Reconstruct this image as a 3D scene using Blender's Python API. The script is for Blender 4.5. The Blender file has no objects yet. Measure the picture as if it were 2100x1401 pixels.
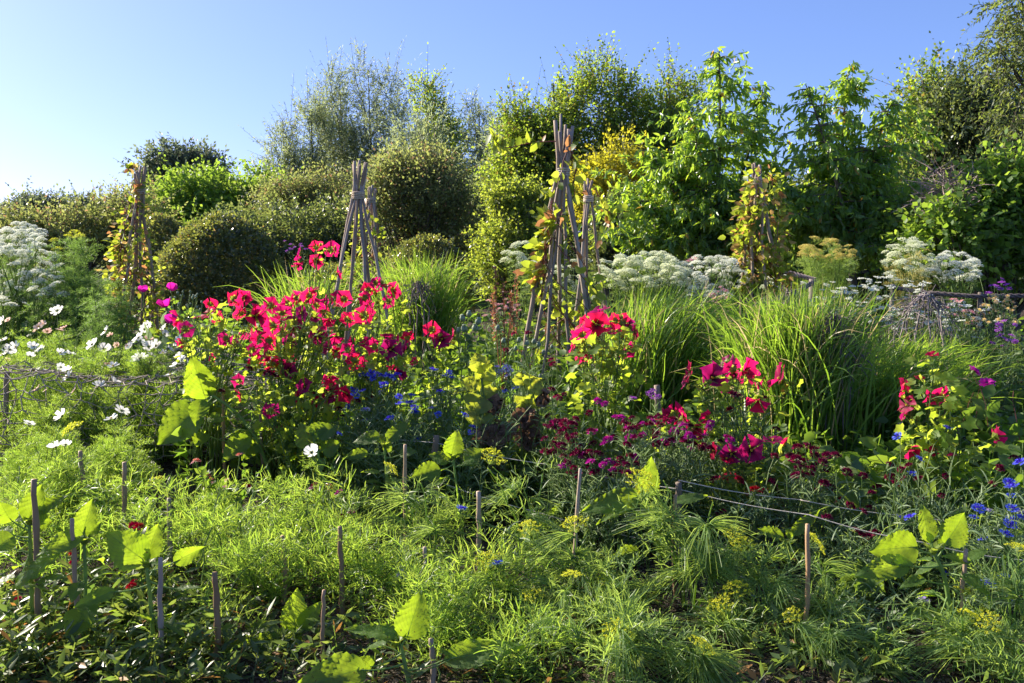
import bpy, math, random
import numpy as np
from mathutils import Matrix, Vector

# ------------------------------------------------------------------ camera, sky, sun
SC = bpy.context.scene
COL = SC.collection
CAM_H = 1.4
PITCH = math.radians(7.5)
FPX = 1750.0
cam_data = bpy.data.cameras.new('camera')
cam_data.lens = 30.0
cam_data.sensor_width = 36.0
cam_data.clip_start = 0.05
cam_data.clip_end = 2000.0
cam = bpy.data.objects.new('camera', cam_data)
COL.objects.link(cam)
cam.location = (0, 0, CAM_H)
cam.rotation_euler = (math.pi / 2 - PITCH, 0, 0)
SC.camera = cam

SUN_EL = math.radians(26.0)
SUN_AZ = math.radians(-59.0)          # measured from the view direction, negative is to the left
world = bpy.data.worlds.new('World')
SC.world = world
world.use_nodes = True
wn = world.node_tree
wn.nodes.clear()
sky = wn.nodes.new('ShaderNodeTexSky')
sky.sky_type = 'NISHITA'
sky.sun_disc = False
sky.sun_elevation = SUN_EL
sky.sun_rotation = SUN_AZ
sky.altitude = 0
sky.air_density = 0.6
sky.dust_density = 1.0
sky.ozone_density = 8.0
bg = wn.nodes.new('ShaderNodeBackground')
bg.inputs['Strength'].default_value = 0.135
wo = wn.nodes.new('ShaderNodeOutputWorld')
skm = wn.nodes.new('ShaderNodeMix')
skm.data_type = 'RGBA'
skm.blend_type = 'MULTIPLY'
skm.inputs[0].default_value = 1.0
skm.inputs[7].default_value = (0.84, 0.87, 1.13, 1)
skg = wn.nodes.new('ShaderNodeGamma')
skg.inputs['Gamma'].default_value = 0.62
wn.links.new(sky.outputs[0], skg.inputs[0])
wn.links.new(skg.outputs[0], skm.inputs[6])
wn.links.new(skm.outputs[2], bg.inputs[0])
wn.links.new(bg.outputs[0], wo.inputs[0])

sun_data = bpy.data.lights.new('sun', 'SUN')
sun_data.energy = 4.3
sun_data.angle = math.radians(0.5)
sun_data.color = (1.0, 0.90, 0.74)
sun = bpy.data.objects.new('sun', sun_data)
COL.objects.link(sun)
SUN_V = Vector((math.sin(SUN_AZ) * math.cos(SUN_EL), math.cos(SUN_AZ) * math.cos(SUN_EL), math.sin(SUN_EL)))
sun.rotation_euler = SUN_V.to_track_quat('Z', 'Y').to_euler()
sun.location = (-20, 20, 20)

SC.view_settings.view_transform = 'Standard'
SC.view_settings.look = 'None'
SC.view_settings.gamma = 1.0
SC.view_settings.exposure = 1.5
SC.render.engine = 'CYCLES'
cy = SC.cycles
cy.max_bounces = 8
cy.diffuse_bounces = 5
cy.glossy_bounces = 2
cy.transmission_bounces = 4
cy.use_adaptive_sampling = True
cy.adaptive_threshold = 0.02
cy.caustics_reflective = False
cy.caustics_refractive = False
cy.use_denoising = True

# ------------------------------------------------------------------ numeric helpers
rng = np.random.default_rng(7)
PI = math.pi


def reseed(k):
    global rng
    rng = np.random.default_rng(k)


def P(x, y, D):
    """World point seen at photo pixel (x, y) whose distance along the ground axis is D."""
    X = (x - 1050.0) / FPX
    Z = (700.5 - y) / FPX
    c, s = math.cos(PITCH), math.sin(PITCH)
    d = np.array([X, c + Z * s, -s + Z * c])
    d = d * (D / d[1])
    return np.array([d[0], d[1], CAM_H + d[2]])


def G(x, D, z=0.0):
    """World point at height z, distance D, in photo column x."""
    zc = D * math.cos(PITCH) + (CAM_H - z) * math.sin(PITCH)
    return np.array([(x - 1050.0) / FPX * zc, D, z])


def nrm(v):
    v = np.asarray(v, float)
    return v / np.maximum(np.linalg.norm(v, axis=-1, keepdims=True), 1e-9)


def rdir(n):
    return nrm(rng.normal(size=(n, 3)))


def frames(A, H):
    A = nrm(A)
    S = np.cross(A, H)
    bad = np.linalg.norm(S, axis=-1) < 1e-4
    if np.any(bad):
        S[bad] = np.cross(A[bad], np.array([0.31, 0.77, 0.55]))
    S = nrm(S)
    N = np.cross(S, A)
    return np.stack([S, A, N], axis=-1)


class MB:
    def __init__(self):
        self.v, self.t, self.q, self.u = [], [], [], []
        self.n = 0

    def add(self, v, tris=None, quads=None, uv=None):
        v = np.asarray(v, float).reshape(-1, 3)
        if tris is not None and len(tris):
            self.t.append(np.asarray(tris, int).reshape(-1, 3) + self.n)
        if quads is not None and len(quads):
            self.q.append(np.asarray(quads, int).reshape(-1, 4) + self.n)
        self.v.append(v)
        self.u.append(np.zeros((len(v), 2)) if uv is None else np.asarray(uv, float).reshape(-1, 2))
        self.n += len(v)
        return self

    def scatter(self, tm, Pn, R, S):
        tv, tt, tq, tu = tm
        Pn = np.asarray(Pn, float)
        N, K = len(Pn), len(tv)
        if N == 0:
            return self
        S = np.asarray(S, float)
        if S.ndim == 0:
            S = np.full(N, float(S))
        if S.ndim == 1:
            S = S[:, None]
        loc = tv[None, :, :] * S[:, None, :]
        V = Pn[:, None, :] + np.einsum('nij,nkj->nki', R, loc)
        off = (np.arange(N) * K)[:, None, None]
        T = (tt[None] + off).reshape(-1, 3) if len(tt) else None
        Q = (tq[None] + off).reshape(-1, 4) if len(tq) else None
        self.add(V.reshape(-1, 3), T, Q, np.tile(tu, (N, 1)))
        return self

    def ribbons(self, Pt, W, hint=None):
        Pt = np.asarray(Pt, float)
        M, k, _ = Pt.shape
        if M == 0:
            return self
        T = nrm(np.gradient(Pt, axis=1))
        if hint is None:
            hint = rdir(M)
        S = np.cross(T, np.asarray(hint)[:, None, :])
        S = nrm(S)
        W = np.broadcast_to(np.asarray(W, float), (M, k))[..., None] * 0.5
        V = np.stack([Pt - S * W, Pt + S * W], axis=2).reshape(M, k * 2, 3)
        f = np.array([[2 * i, 2 * i + 1, 2 * i + 3, 2 * i + 2] for i in range(k - 1)])
        F = (f[None] + (np.arange(M) * k * 2)[:, None, None]).reshape(-1, 4)
        vv = np.repeat(np.linspace(0, 1, k), 2)
        uu = np.tile([0.0, 1.0], k)
        self.add(V.reshape(-1, 3), None, F, np.tile(np.stack([uu, vv], 1), (M, 1)))
        return self

    def tubes(self, Pt, R, n=5, cap=False):
        Pt = np.asarray(Pt, float)
        if Pt.ndim == 2:
            Pt = Pt[None]
        M, k, _ = Pt.shape
        if M == 0:
            return self
        T = nrm(np.gradient(Pt, axis=1))
        ref = np.where(np.abs(T[:, :1, 2:3]) > 0.9, np.array([1.0, 0.1, 0]), np.array([0.05, 0.1, 1.0]))
        A = nrm(np.cross(T, np.broadcast_to(ref, T.shape)))
        B = np.cross(T, A)
        R = np.broadcast_to(np.asarray(R, float), (M, k))
        th = np.arange(n) * 2 * PI / n
        V = Pt[:, :, None, :] + R[..., None, None] * (A[:, :, None, :] * np.cos(th)[None, None, :, None] + B[:, :, None, :] * np.sin(th)[None, None, :, None])
        f = []
        for i in range(k - 1):
            for j in range(n):
                a, b = i * n + j, i * n + (j + 1) % n
                f.append([a, b, b + n, a + n])
        F = (np.array(f)[None] + (np.arange(M) * k * n)[:, None, None]).reshape(-1, 4)
        uv = np.stack([np.tile(np.arange(n) / n, k), np.repeat(np.linspace(0, 1, k), n)], 1)
        Tt = None
        if cap:
            c = []
            for j in range(1, n - 1):
                c.append([(k - 1) * n, (k - 1) * n + j, (k - 1) * n + j + 1])
                c.append([0, j + 1, j])
            Tt = (np.array(c)[None] + (np.arange(M) * k * n)[:, None, None]).reshape(-1, 3)
        self.add(V.reshape(-1, 3), Tt, F, np.tile(uv, (M, 1)))
        return self

    def mesh(self, name, mat, off=(0, 0, 0), smooth=False):
        me = bpy.data.meshes.new(name)
        V = np.concatenate(self.v) - np.asarray(off)
        U = np.concatenate(self.u)
        T = np.concatenate(self.t) if self.t else np.zeros((0, 3), int)
        Q = np.concatenate(self.q) if self.q else np.zeros((0, 4), int)
        li = np.concatenate([T.ravel(), Q.ravel()])
        nf = len(T) + len(Q)
        ls = np.concatenate([np.arange(len(T)) * 3, len(T) * 3 + np.arange(len(Q)) * 4])
        me.vertices.add(len(V))
        me.vertices.foreach_set('co', V.astype(np.float32).ravel())
        me.loops.add(len(li))
        me.loops.foreach_set('vertex_index', li.astype(np.int32))
        me.polygons.add(nf)
        me.polygons.foreach_set('loop_start', ls.astype(np.int32))
        if smooth:
            me.polygons.foreach_set('use_smooth', np.ones(nf, dtype=bool))
        ul = me.uv_layers.new(name='UVMap')
        ul.data.foreach_set('uv', U[li].astype(np.float32).ravel())
        me.materials.append(mat)
        me.update(calc_edges=True)
        return me


def thing(name, label, cat, loc=(0, 0, 0), group=None):
    o = bpy.data.objects.new(name, None)
    o.empty_display_size = 0.05
    COL.objects.link(o)
    o.location = [float(c) for c in loc]
    tag(o, label, cat, group)
    return o


def tag(o, label, cat, group=None):
    o['label'] = label
    o['category'] = cat
    if group:
        o['group'] = group


def part(name, mb, mat, parent, smooth=False):
    off = np.array(parent.location) if parent is not None else np.zeros(3)
    o = bpy.data.objects.new(name, mb.mesh(name, mat, off, smooth))
    COL.objects.link(o)
    o.parent = parent
    return o


def solo(name, mb, mat, label, cat, loc, group=None, smooth=False):
    """A top-level thing that is one mesh."""
    o = bpy.data.objects.new(name, mb.mesh(name, mat, loc, smooth))
    COL.objects.link(o)
    o.location = [float(c) for c in loc]
    tag(o, label, cat, group)
    return o


def stuff(name, mb, mat, label, cat):
    o = bpy.data.objects.new(name, mb.mesh(name, mat))
    COL.objects.link(o)
    tag(o, label, cat)
    o['kind'] = 'stuff'
    return o


def inst(name, me, parent, loc, R, s):
    """A part made from a shared mesh, placed at world loc with rotation R (3x3 array) under parent (an unrotated root)."""
    o = bpy.data.objects.new(name, me)
    COL.objects.link(o)
    o.parent = parent
    m = Matrix([[float(c) for c in r] for r in R]).to_4x4()
    o.matrix_local = Matrix.Translation(Vector([float(a) for a in loc]) - parent.location) @ m @ Matrix.Scale(float(s), 4)
    return o


def sub(name, me, parent):
    o = bpy.data.objects.new(name, me)
    COL.objects.link(o)
    o.parent = parent
    return o


def rot_z_to(d, spin=0.0):
    """3x3 whose z axis is d."""
    d = nrm(np.asarray(d, float))
    a = np.array([1.0, 0, 0]) if abs(d[0]) < 0.8 else np.array([0, 1.0, 0])
    x = nrm(np.cross(a, d))
    y = np.cross(d, x)
    c, s = math.cos(spin), math.sin(spin)
    return np.stack([x * c + y * s, -x * s + y * c, d], axis=1)


# ------------------------------------------------------------------ materials
def new_mat(name):
    m = bpy.data.materials.new(name)
    m.use_nodes = True
    nt = m.node_tree
    nt.nodes.clear()
    return m, nt, nt.nodes, nt.links


def mixc(N, L, fac, a, b):
    n = N.new('ShaderNodeMix')
    n.data_type = 'RGBA'
    for s, val in ((n.inputs[0], fac), (n.inputs[6], a), (n.inputs[7], b)):
        if isinstance(val, (tuple, list)):
            s.default_value = (*val[:3], 1)
        elif isinstance(val, (int, float)):
            s.default_value = val
        else:
            L.new(val, s)
    return n.outputs[2]


def maths(N, L, op, a, b=0.0, c=0.0):
    n = N.new('ShaderNodeMath')
    n.operation = op
    for s, val in zip(n.inputs, (a, b, c)):
        if isinstance(val, (int, float)):
            s.default_value = val
        else:
            L.new(val, s)
    return n.outputs[0]


def leafmat(name, c1, c2, t1, t2, trans=0.5, rough=0.5, odd=None, odd_share=0.04, spec=0.35, scale=6.0):
    """Thin leaf: reflects c1..c2, lets t1..t2 through; every leaf (mesh island) has its own shade."""
    m, nt, N, L = new_mat(name)
    geo = N.new('ShaderNodeNewGeometry')
    rnd = geo.outputs['Random Per Island']
    tc = N.new('ShaderNodeTexCoord')
    noi = N.new('ShaderNodeTexNoise')
    noi.inputs['Scale'].default_value = scale
    noi.inputs['Detail'].default_value = 2.0
    L.new(tc.outputs['Object'], noi.inputs['Vector'])
    f = maths(N, L, 'MULTIPLY_ADD', noi.outputs[0], 0.7, -0.15)
    f = maths(N, L, 'MULTIPLY_ADD', rnd, 0.6, f)
    f = maths(N, L, 'MINIMUM', maths(N, L, 'MAXIMUM', maths(N, L, 'SUBTRACT', f, 0.1), 0.0), 1.0)
    c = mixc(N, L, f, c1, c2)
    t = mixc(N, L, f, t1, t2)
    if odd:
        k = maths(N, L, 'FRACT', maths(N, L, 'MULTIPLY', rnd, 37.7))
        k = maths(N, L, 'LESS_THAN', k, odd_share)
        c = mixc(N, L, k, c, odd)
        t = mixc(N, L, k, t, [min(1, 1.6 * a) for a in odd])
    p = N.new('ShaderNodeBsdfPrincipled')
    L.new(c, p.inputs['Base Color'])
    p.inputs['Roughness'].default_value = rough
    p.inputs['Specular IOR Level'].default_value = spec
    tr = N.new('ShaderNodeBsdfTranslucent')
    L.new(t, tr.inputs['Color'])
    mx = N.new('ShaderNodeMixShader')
    mx.inputs[0].default_value = trans
    L.new(p.outputs[0], mx.inputs[1])
    L.new(tr.outputs[0], mx.inputs[2])
    o = N.new('ShaderNodeOutputMaterial')
    L.new(mx.outputs[0], o.inputs[0])
    return m


def veinmat(name, c1, c2, t1, t2, trans=0.5, rough=0.45, nv=8.0):
    """Broad leaf with a midrib and side veins along its own UV map, and blotches."""
    m, nt, N, L = new_mat(name)
    uv = N.new('ShaderNodeUVMap')
    sx = N.new('ShaderNodeSeparateXYZ')
    L.new(uv.outputs[0], sx.inputs[0])
    u, v = sx.outputs[0], sx.outputs[1]
    au = maths(N, L, 'ABSOLUTE', u)
    k = maths(N, L, 'FRACT', maths(N, L, 'MULTIPLY', maths(N, L, 'SUBTRACT', v, maths(N, L, 'MULTIPLY', au, 0.55)), nv))
    k = maths(N, L, 'ABSOLUTE', maths(N, L, 'SUBTRACT', k, 0.5))
    side = maths(N, L, 'GREATER_THAN', k, 0.44)
    mid = maths(N, L, 'LESS_THAN', au, 0.03)
    vein = maths(N, L, 'MAXIMUM', maths(N, L, 'MULTIPLY', side, 0.8), mid)
    noi = N.new('ShaderNodeTexNoise')
    noi.inputs['Scale'].default_value = 22.0
    noi.inputs['Detail'].default_value = 4.0
    tc = N.new('ShaderNodeTexCoord')
    L.new(tc.outputs['Object'], noi.inputs['Vector'])
    f = maths(N, L, 'MULTIPLY_ADD', noi.outputs[0], 1.6, -0.4)
    f = maths(N, L, 'MINIMUM', maths(N, L, 'MAXIMUM', f, 0.0), 1.0)
    c = mixc(N, L, f, c1, c2)
    t = mixc(N, L, f, t1, t2)
    oi = N.new('ShaderNodeObjectInfo')
    age = maths(N, L, 'MULTIPLY', oi.outputs['Random'], 0.45)
    c = mixc(N, L, age, c, [a * 0.65 for a in c1])
    t = mixc(N, L, age, t, [a * 0.55 for a in t1])
    sp = N.new('ShaderNodeTexNoise')
    sp.inputs['Scale'].default_value = 95.0
    L.new(tc.outputs['Object'], sp.inputs['Vector'])
    spot = maths(N, L, 'MULTIPLY', maths(N, L, 'GREATER_THAN', sp.outputs[0], 0.70), 0.8)
    c = mixc(N, L, spot, c, (0.12, 0.08, 0.03))
    t = mixc(N, L, spot, t, (0.15, 0.09, 0.02))
    c = mixc(N, L, maths(N, L, 'MULTIPLY', vein, 0.6), c, [min(1, a * 1.7 + 0.02) for a in c2])
    t = mixc(N, L, maths(N, L, 'MULTIPLY', vein, 0.85), t, [a * 0.5 for a in t1])
    p = N.new('ShaderNodeBsdfPrincipled')
    L.new(c, p.inputs['Base Color'])
    p.inputs['Roughness'].default_value = rough
    p.inputs['Specular IOR Level'].default_value = 0.3
    bmp = N.new('ShaderNodeBump')
    bmp.inputs['Strength'].default_value = 0.5
    bmp.inputs['Distance'].default_value = 0.004
    n2 = N.new('ShaderNodeTexNoise')
    n2.inputs['Scale'].default_value = 70.0
    L.new(tc.outputs['Object'], n2.inputs['Vector'])
    L.new(maths(N, L, 'SUBTRACT', n2.outputs[0], maths(N, L, 'MULTIPLY', vein, 0.6)), bmp.inputs['Height'])
    L.new(bmp.outputs[0], p.inputs['Normal'])
    tr = N.new('ShaderNodeBsdfTranslucent')
    L.new(t, tr.inputs['Color'])
    mx = N.new('ShaderNodeMixShader')
    mx.inputs[0].default_value = trans
    L.new(p.outputs[0], mx.inputs[1])
    L.new(tr.outputs[0], mx.inputs[2])
    o = N.new('ShaderNodeOutputMaterial')
    L.new(mx.outputs[0], o.inputs[0])
    return m


def petalmat(name, c_in, c_mid, c_out, trans=0.55, tboost=1.5, streak=0.35, ns=9.0, rough=0.5):
    """Petal coloured from base to rim with streaks along it; UV v runs from the base to the rim."""
    m, nt, N, L = new_mat(name)
    uv = N.new('ShaderNodeUVMap')
    sx = N.new('ShaderNodeSeparateXYZ')
    L.new(uv.outputs[0], sx.inputs[0])
    u, v = sx.outputs[0], sx.outputs[1]
    rp = N.new('ShaderNodeValToRGB')
    rp.color_ramp.elements[0].position = 0.12
    rp.color_ramp.elements[0].color = (*c_in, 1)
    rp.color_ramp.elements[1].position = 1.0
    rp.color_ramp.elements[1].color = (*c_out, 1)
    e = rp.color_ramp.elements.new(0.42)
    e.color = (*c_mid, 1)
    L.new(v, rp.inputs[0])
    oi = N.new('ShaderNodeObjectInfo')
    st = maths(N, L, 'SINE', maths(N, L, 'MULTIPLY', u, ns * PI))
    st = maths(N, L, 'MULTIPLY', maths(N, L, 'GREATER_THAN', st, 0.55), streak)
    c = mixc(N, L, st, rp.outputs[0], [a * 0.35 for a in c_in])
    hs = N.new('ShaderNodeHueSaturation')
    L.new(c, hs.inputs['Color'])
    L.new(maths(N, L, 'MULTIPLY_ADD', oi.outputs['Random'], 0.024, 0.484), hs.inputs['Hue'])
    L.new(maths(N, L, 'MULTIPLY_ADD', oi.outputs['Random'], 0.45, 0.70), hs.inputs['Value'])
    p = N.new('ShaderNodeBsdfPrincipled')
    L.new(hs.outputs[0], p.inputs['Base Color'])
    p.inputs['Roughness'].default_value = rough
    p.inputs['Specular IOR Level'].default_value = 0.25
    tr = N.new('ShaderNodeBsdfTranslucent')
    vm = N.new('ShaderNodeVectorMath')
    vm.operation = 'SCALE'
    L.new(hs.outputs[0], vm.inputs[0])
    vm.inputs['Scale'].default_value = tboost
    vmin = N.new('ShaderNodeVectorMath')
    vmin.operation = 'MINIMUM'
    L.new(vm.outputs[0], vmin.inputs[0])
    vmin.inputs[1].default_value = (0.95, 0.95, 0.95)
    L.new(vmin.outputs[0], tr.inputs['Color'])
    mx = N.new('ShaderNodeMixShader')
    mx.inputs[0].default_value = trans
    L.new(p.outputs[0], mx.inputs[1])
    L.new(tr.outputs[0], mx.inputs[2])
    o = N.new('ShaderNodeOutputMaterial')
    L.new(mx.outputs[0], o.inputs[0])
    return m


def woodmat(name, c1, c2, scale=18.0, stretch=0.12, rough=0.8, bump=0.5):
    m, nt, N, L = new_mat(name)
    tc = N.new('ShaderNodeTexCoord')
    mp = N.new('ShaderNodeMapping')
    mp.inputs['Scale'].default_value = (1, 1, stretch)
    L.new(tc.outputs['Object'], mp.inputs[0])
    no = N.new('ShaderNodeTexNoise')
    no.inputs['Scale'].default_value = scale
    no.inputs['Detail'].default_value = 6
    no.inputs['Roughness'].default_value = 0.7
    L.new(mp.outputs[0], no.inputs['Vector'])
    n2 = N.new('ShaderNodeTexNoise')
    n2.inputs['Scale'].default_value = 5.0
    L.new(tc.outputs['Object'], n2.inputs['Vector'])
    f = maths(N, L, 'MULTIPLY_ADD', no.outputs[0], 1.4, -0.45)
    f = maths(N, L, 'MULTIPLY_ADD', n2.outputs[0], 0.9, maths(N, L, 'SUBTRACT', f, 0.2))
    f = maths(N, L, 'MINIMUM', maths(N, L, 'MAXIMUM', f, 0.0), 1.0)
    p = N.new('ShaderNodeBsdfPrincipled')
    oi = N.new('ShaderNodeObjectInfo')
    hs = N.new('ShaderNodeHueSaturation')
    L.new(maths(N, L, 'MULTIPLY_ADD', oi.outputs['Random'], 0.55, 0.68), hs.inputs['Value'])
    L.new(maths(N, L, 'MULTIPLY_ADD', maths(N, L, 'FRACT', maths(N, L, 'MULTIPLY', oi.outputs['Random'], 7.3)), 0.5, 0.6), hs.inputs['Saturation'])
    L.new(mixc(N, L, f, c1, c2), hs.inputs['Color'])
    L.new(hs.outputs[0], p.inputs['Base Color'])
    p.inputs['Roughness'].default_value = rough
    p.inputs['Specular IOR Level'].default_value = 0.2
    b = N.new('ShaderNodeBump')
    b.inputs['Strength'].default_value = bump
    b.inputs['Distance'].default_value = 0.01
    L.new(no.outputs[0], b.inputs['Height'])
    L.new(b.outputs[0], p.inputs['Normal'])
    o = N.new('ShaderNodeOutputMaterial')
    L.new(p.outputs[0], o.inputs[0])
    return m


def soilmat(name, c1, c2, c3):
    m, nt, N, L = new_mat(name)
    tc = N.new('ShaderNodeTexCoord')
    vo = N.new('ShaderNodeTexVoronoi')
    vo.inputs['Scale'].default_value = 150.0
    L.new(tc.outputs['Object'], vo.inputs['Vector'])
    no = N.new('ShaderNodeTexNoise')
    no.inputs['Scale'].default_value = 22.0
    no.inputs['Detail'].default_value = 10
    no.inputs['Roughness'].default_value = 0.7
    L.new(tc.outputs['Object'], no.inputs['Vector'])
    f = maths(N, L, 'MULTIPLY_ADD', no.outputs[0], 1.8, -0.4)
    f = maths(N, L, 'MINIMUM', maths(N, L, 'MAXIMUM', f, 0.0), 1.0)
    c = mixc(N, L, f, c1, c2)
    sep = N.new('ShaderNodeSeparateColor')
    L.new(vo.outputs['Color'], sep.inputs[0])
    c = mixc(N, L, maths(N, L, 'MULTIPLY', maths(N, L, 'GREATER_THAN', sep.outputs[0], 0.72), 0.7), c, c3)
    p = N.new('ShaderNodeBsdfPrincipled')
    L.new(c, p.inputs['Base Color'])
    p.inputs['Roughness'].default_value = 0.95
    p.inputs['Specular IOR Level'].default_value = 0.1
    b = N.new('ShaderNodeBump')
    b.inputs['Strength'].default_value = 0.8
    b.inputs['Distance'].default_value = 0.03
    L.new(maths(N, L, 'SUBTRACT', no.outputs[0], maths(N, L, 'MULTIPLY', vo.outputs['Distance'], 0.25)), b.inputs['Height'])
    L.new(b.outputs[0], p.inputs['Normal'])
    o = N.new('ShaderNodeOutputMaterial')
    L.new(p.outputs[0], o.inputs[0])
    return m


M = {}
M['soil'] = soilmat('soil', (0.030, 0.022, 0.016), (0.085, 0.062, 0.045), (0.20, 0.17, 0.14))
M['turf'] = soilmat('turf', (0.035, 0.06, 0.015), (0.09, 0.13, 0.03), (0.12, 0.12, 0.05))
M['pole'] = woodmat('hazel_pole', (0.19, 0.125, 0.09), (0.50, 0.38, 0.28), 26)
M['bamboo'] = woodmat('bamboo', (0.26, 0.15, 0.08), (0.48, 0.33, 0.20), 30, 0.2, 0.5, 0.2)
M['stake'] = woodmat('stake_wood', (0.14, 0.10, 0.075), (0.34, 0.26, 0.19), 26)
M['bark'] = woodmat('bark', (0.06, 0.048, 0.038), (0.17, 0.14, 0.11), 20)
M['twig'] = woodmat('dead_twig', (0.13, 0.095, 0.09), (0.32, 0.25, 0.24), 30)
M['twine'] = woodmat('twine', (0.36, 0.30, 0.22), (0.62, 0.55, 0.45), 60)
M['jute'] = woodmat('jute', (0.42, 0.31, 0.20), (0.66, 0.53, 0.38), 60)
M['red_stem'] = leafmat('red_stem', (0.16, 0.05, 0.05), (0.28, 0.10, 0.08), (0.3, 0.06, 0.05), (0.4, 0.1, 0.06), 0.2)
# foliage
M['stem'] = leafmat('green_stem', (0.10, 0.17, 0.04), (0.16, 0.24, 0.07), (0.3, 0.42, 0.05), (0.4, 0.5, 0.1), 0.25)
M['sunleaf'] = veinmat('sunflower_leaf', (0.08, 0.15, 0.04), (0.12, 0.20, 0.05), (0.44, 0.66, 0.02), (0.68, 0.88, 0.05), 0.55)
M['sunstem'] = leafmat('sunflower_stem', (0.15, 0.26, 0.06), (0.22, 0.33, 0.10), (0.35, 0.5, 0.06), (0.4, 0.55, 0.1), 0.25)
M['feather'] = leafmat('feathery_leaf', (0.10, 0.19, 0.045), (0.19, 0.28, 0.07), (0.36, 0.62, 0.05), (0.74, 0.86, 0.12), 0.5, 0.4, scale=2.2)
M['dill'] = leafmat('dill_leaf', (0.11, 0.19, 0.06), (0.18, 0.27, 0.09), (0.42, 0.62, 0.08), (0.62, 0.78, 0.16), 0.45, 0.4)
M['fennel'] = leafmat('fennel_leaf', (0.06, 0.13, 0.04), (0.10, 0.19, 0.06), (0.25, 0.45, 0.07), (0.45, 0.65, 0.12), 0.45, 0.5)
M['mallow_leaf'] = leafmat('mallow_leaf', (0.09, 0.16, 0.03), (0.15, 0.22, 0.04), (0.48, 0.68, 0.03), (0.78, 0.86, 0.10), 0.55, 0.5)
M['under'] = leafmat('undergrowth_leaf', (0.055, 0.11, 0.028), (0.12, 0.18, 0.045), (0.20, 0.40, 0.03), (0.50, 0.65, 0.06), 0.45, 0.45)
M['lance'] = leafmat('lance_leaf', (0.05, 0.09, 0.03), (0.10, 0.14, 0.05), (0.2, 0.36, 0.05), (0.45, 0.5, 0.08), 0.4, 0.35, (0.32, 0.16, 0.04), 0.05)
M['corn_leaf'] = leafmat('cornflower_leaf', (0.11, 0.18, 0.09), (0.20, 0.27, 0.15), (0.28, 0.42, 0.16), (0.45, 0.58, 0.25), 0.35, 0.5)
M['grass'] = leafmat('grass_blade', (0.06, 0.13, 0.03), (0.12, 0.20, 0.06), (0.28, 0.52, 0.03), (0.62, 0.80, 0.09), 0.48, 0.32, (0.42, 0.33, 0.16), 0.10)
M['vine_leaf'] = leafmat('vine_leaf', (0.07, 0.12, 0.04), (0.14, 0.17, 0.05), (0.45, 0.62, 0.03), (0.75, 0.75, 0.08), 0.5, 0.45, (0.35, 0.16, 0.06), 0.13)
M['vine_tan'] = leafmat('dry_vine_leaf', (0.22, 0.15, 0.08), (0.32, 0.22, 0.10), (0.60, 0.36, 0.10), (0.85, 0.60, 0.20), 0.5)
M['ammi'] = leafmat('umbel_white', (0.80, 0.82, 0.74), (0.92, 0.92, 0.86), (0.9, 0.92, 0.7), (0.95, 0.95, 0.85), 0.4)
M['ammi_g'] = leafmat('umbel_green_white', (0.72, 0.76, 0.58), (0.86, 0.88, 0.74), (0.85, 0.9, 0.55), (0.95, 0.95, 0.75), 0.4)
M['umbel_y'] = leafmat('umbel_yellow', (0.60, 0.60, 0.04), (0.78, 0.70, 0.05), (0.85, 0.9, 0.04), (0.95, 0.95, 0.1), 0.45)
M['umbel_gold'] = leafmat('umbel_gold', (0.52, 0.44, 0.12), (0.66, 0.56, 0.18), (0.8, 0.7, 0.2), (0.9, 0.8, 0.3), 0.45)
M['brownleaf'] = veinmat('withered_leaf', (0.16, 0.10, 0.07), (0.30, 0.20, 0.14), (0.22, 0.12, 0.07), (0.36, 0.20, 0.10), 0.3, 0.8)
M['yellowleaf'] = veinmat('yellowing_leaf', (0.12, 0.20, 0.06), (0.24, 0.28, 0.07), (0.6, 0.75, 0.05), (0.9, 0.85, 0.06), 0.5)
# petals
M['mallow'] = petalmat('mallow_petal', (0.14, 0.0, 0.02), (0.52, 0.006, 0.07), (0.68, 0.012, 0.10), 0.62, 1.7, 0.35, 11)
M['mallow_shaded'] = petalmat('mallow_shaded_petal', (0.06, 0.0, 0.02), (0.34, 0.006, 0.09), (0.46, 0.012, 0.14), 0.5, 1.6, 0.4, 11)  # darker copy of the mallow petal, with shade painted into its colour
M['cosmos'] = petalmat('cosmos_petal', (0.86, 0.86, 0.76), (0.92, 0.91, 0.89), (0.95, 0.94, 0.93), 0.45, 1.1, 0.08, 7)
M['cosmos_pink'] = petalmat('cosmos_pink_petal', (0.75, 0.42, 0.30), (0.80, 0.52, 0.44), (0.82, 0.60, 0.52), 0.45, 1.2, 0.15, 7)
M['blue'] = petalmat('cornflower_petal', (0.06, 0.03, 0.45), (0.07, 0.09, 0.72), (0.12, 0.17, 0.90), 0.4, 1.3, 0.1, 3)
M['lilac'] = petalmat('pale_cornflower_petal', (0.42, 0.32, 0.70), (0.62, 0.55, 0.78), (0.74, 0.70, 0.82), 0.4, 1.2, 0.1, 3)
M['burgundy'] = petalmat('burgundy_petal', (0.06, 0.0, 0.014), (0.17, 0.006, 0.045), (0.30, 0.012, 0.08), 0.45, 1.9, 0.1, 3)
M['magenta'] = petalmat('magenta_petal', (0.28, 0.005, 0.17), (0.50, 0.01, 0.30), (0.62, 0.03, 0.40), 0.45, 1.4, 0.1, 3)
M['poppy'] = petalmat('purple_poppy_petal', (0.16, 0.0, 0.10), (0.45, 0.01, 0.24), (0.62, 0.02, 0.33), 0.5, 1.4, 0.15, 9)
M['violet'] = petalmat('violet_petal', (0.30, 0.06, 0.42), (0.42, 0.10, 0.55), (0.50, 0.16, 0.62), 0.45, 1.4, 0.1, 3)
M['rose'] = petalmat('pale_pink_petal', (0.70, 0.32, 0.34), (0.80, 0.45, 0.46), (0.82, 0.56, 0.54), 0.4, 1.2, 0.1, 3)
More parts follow.
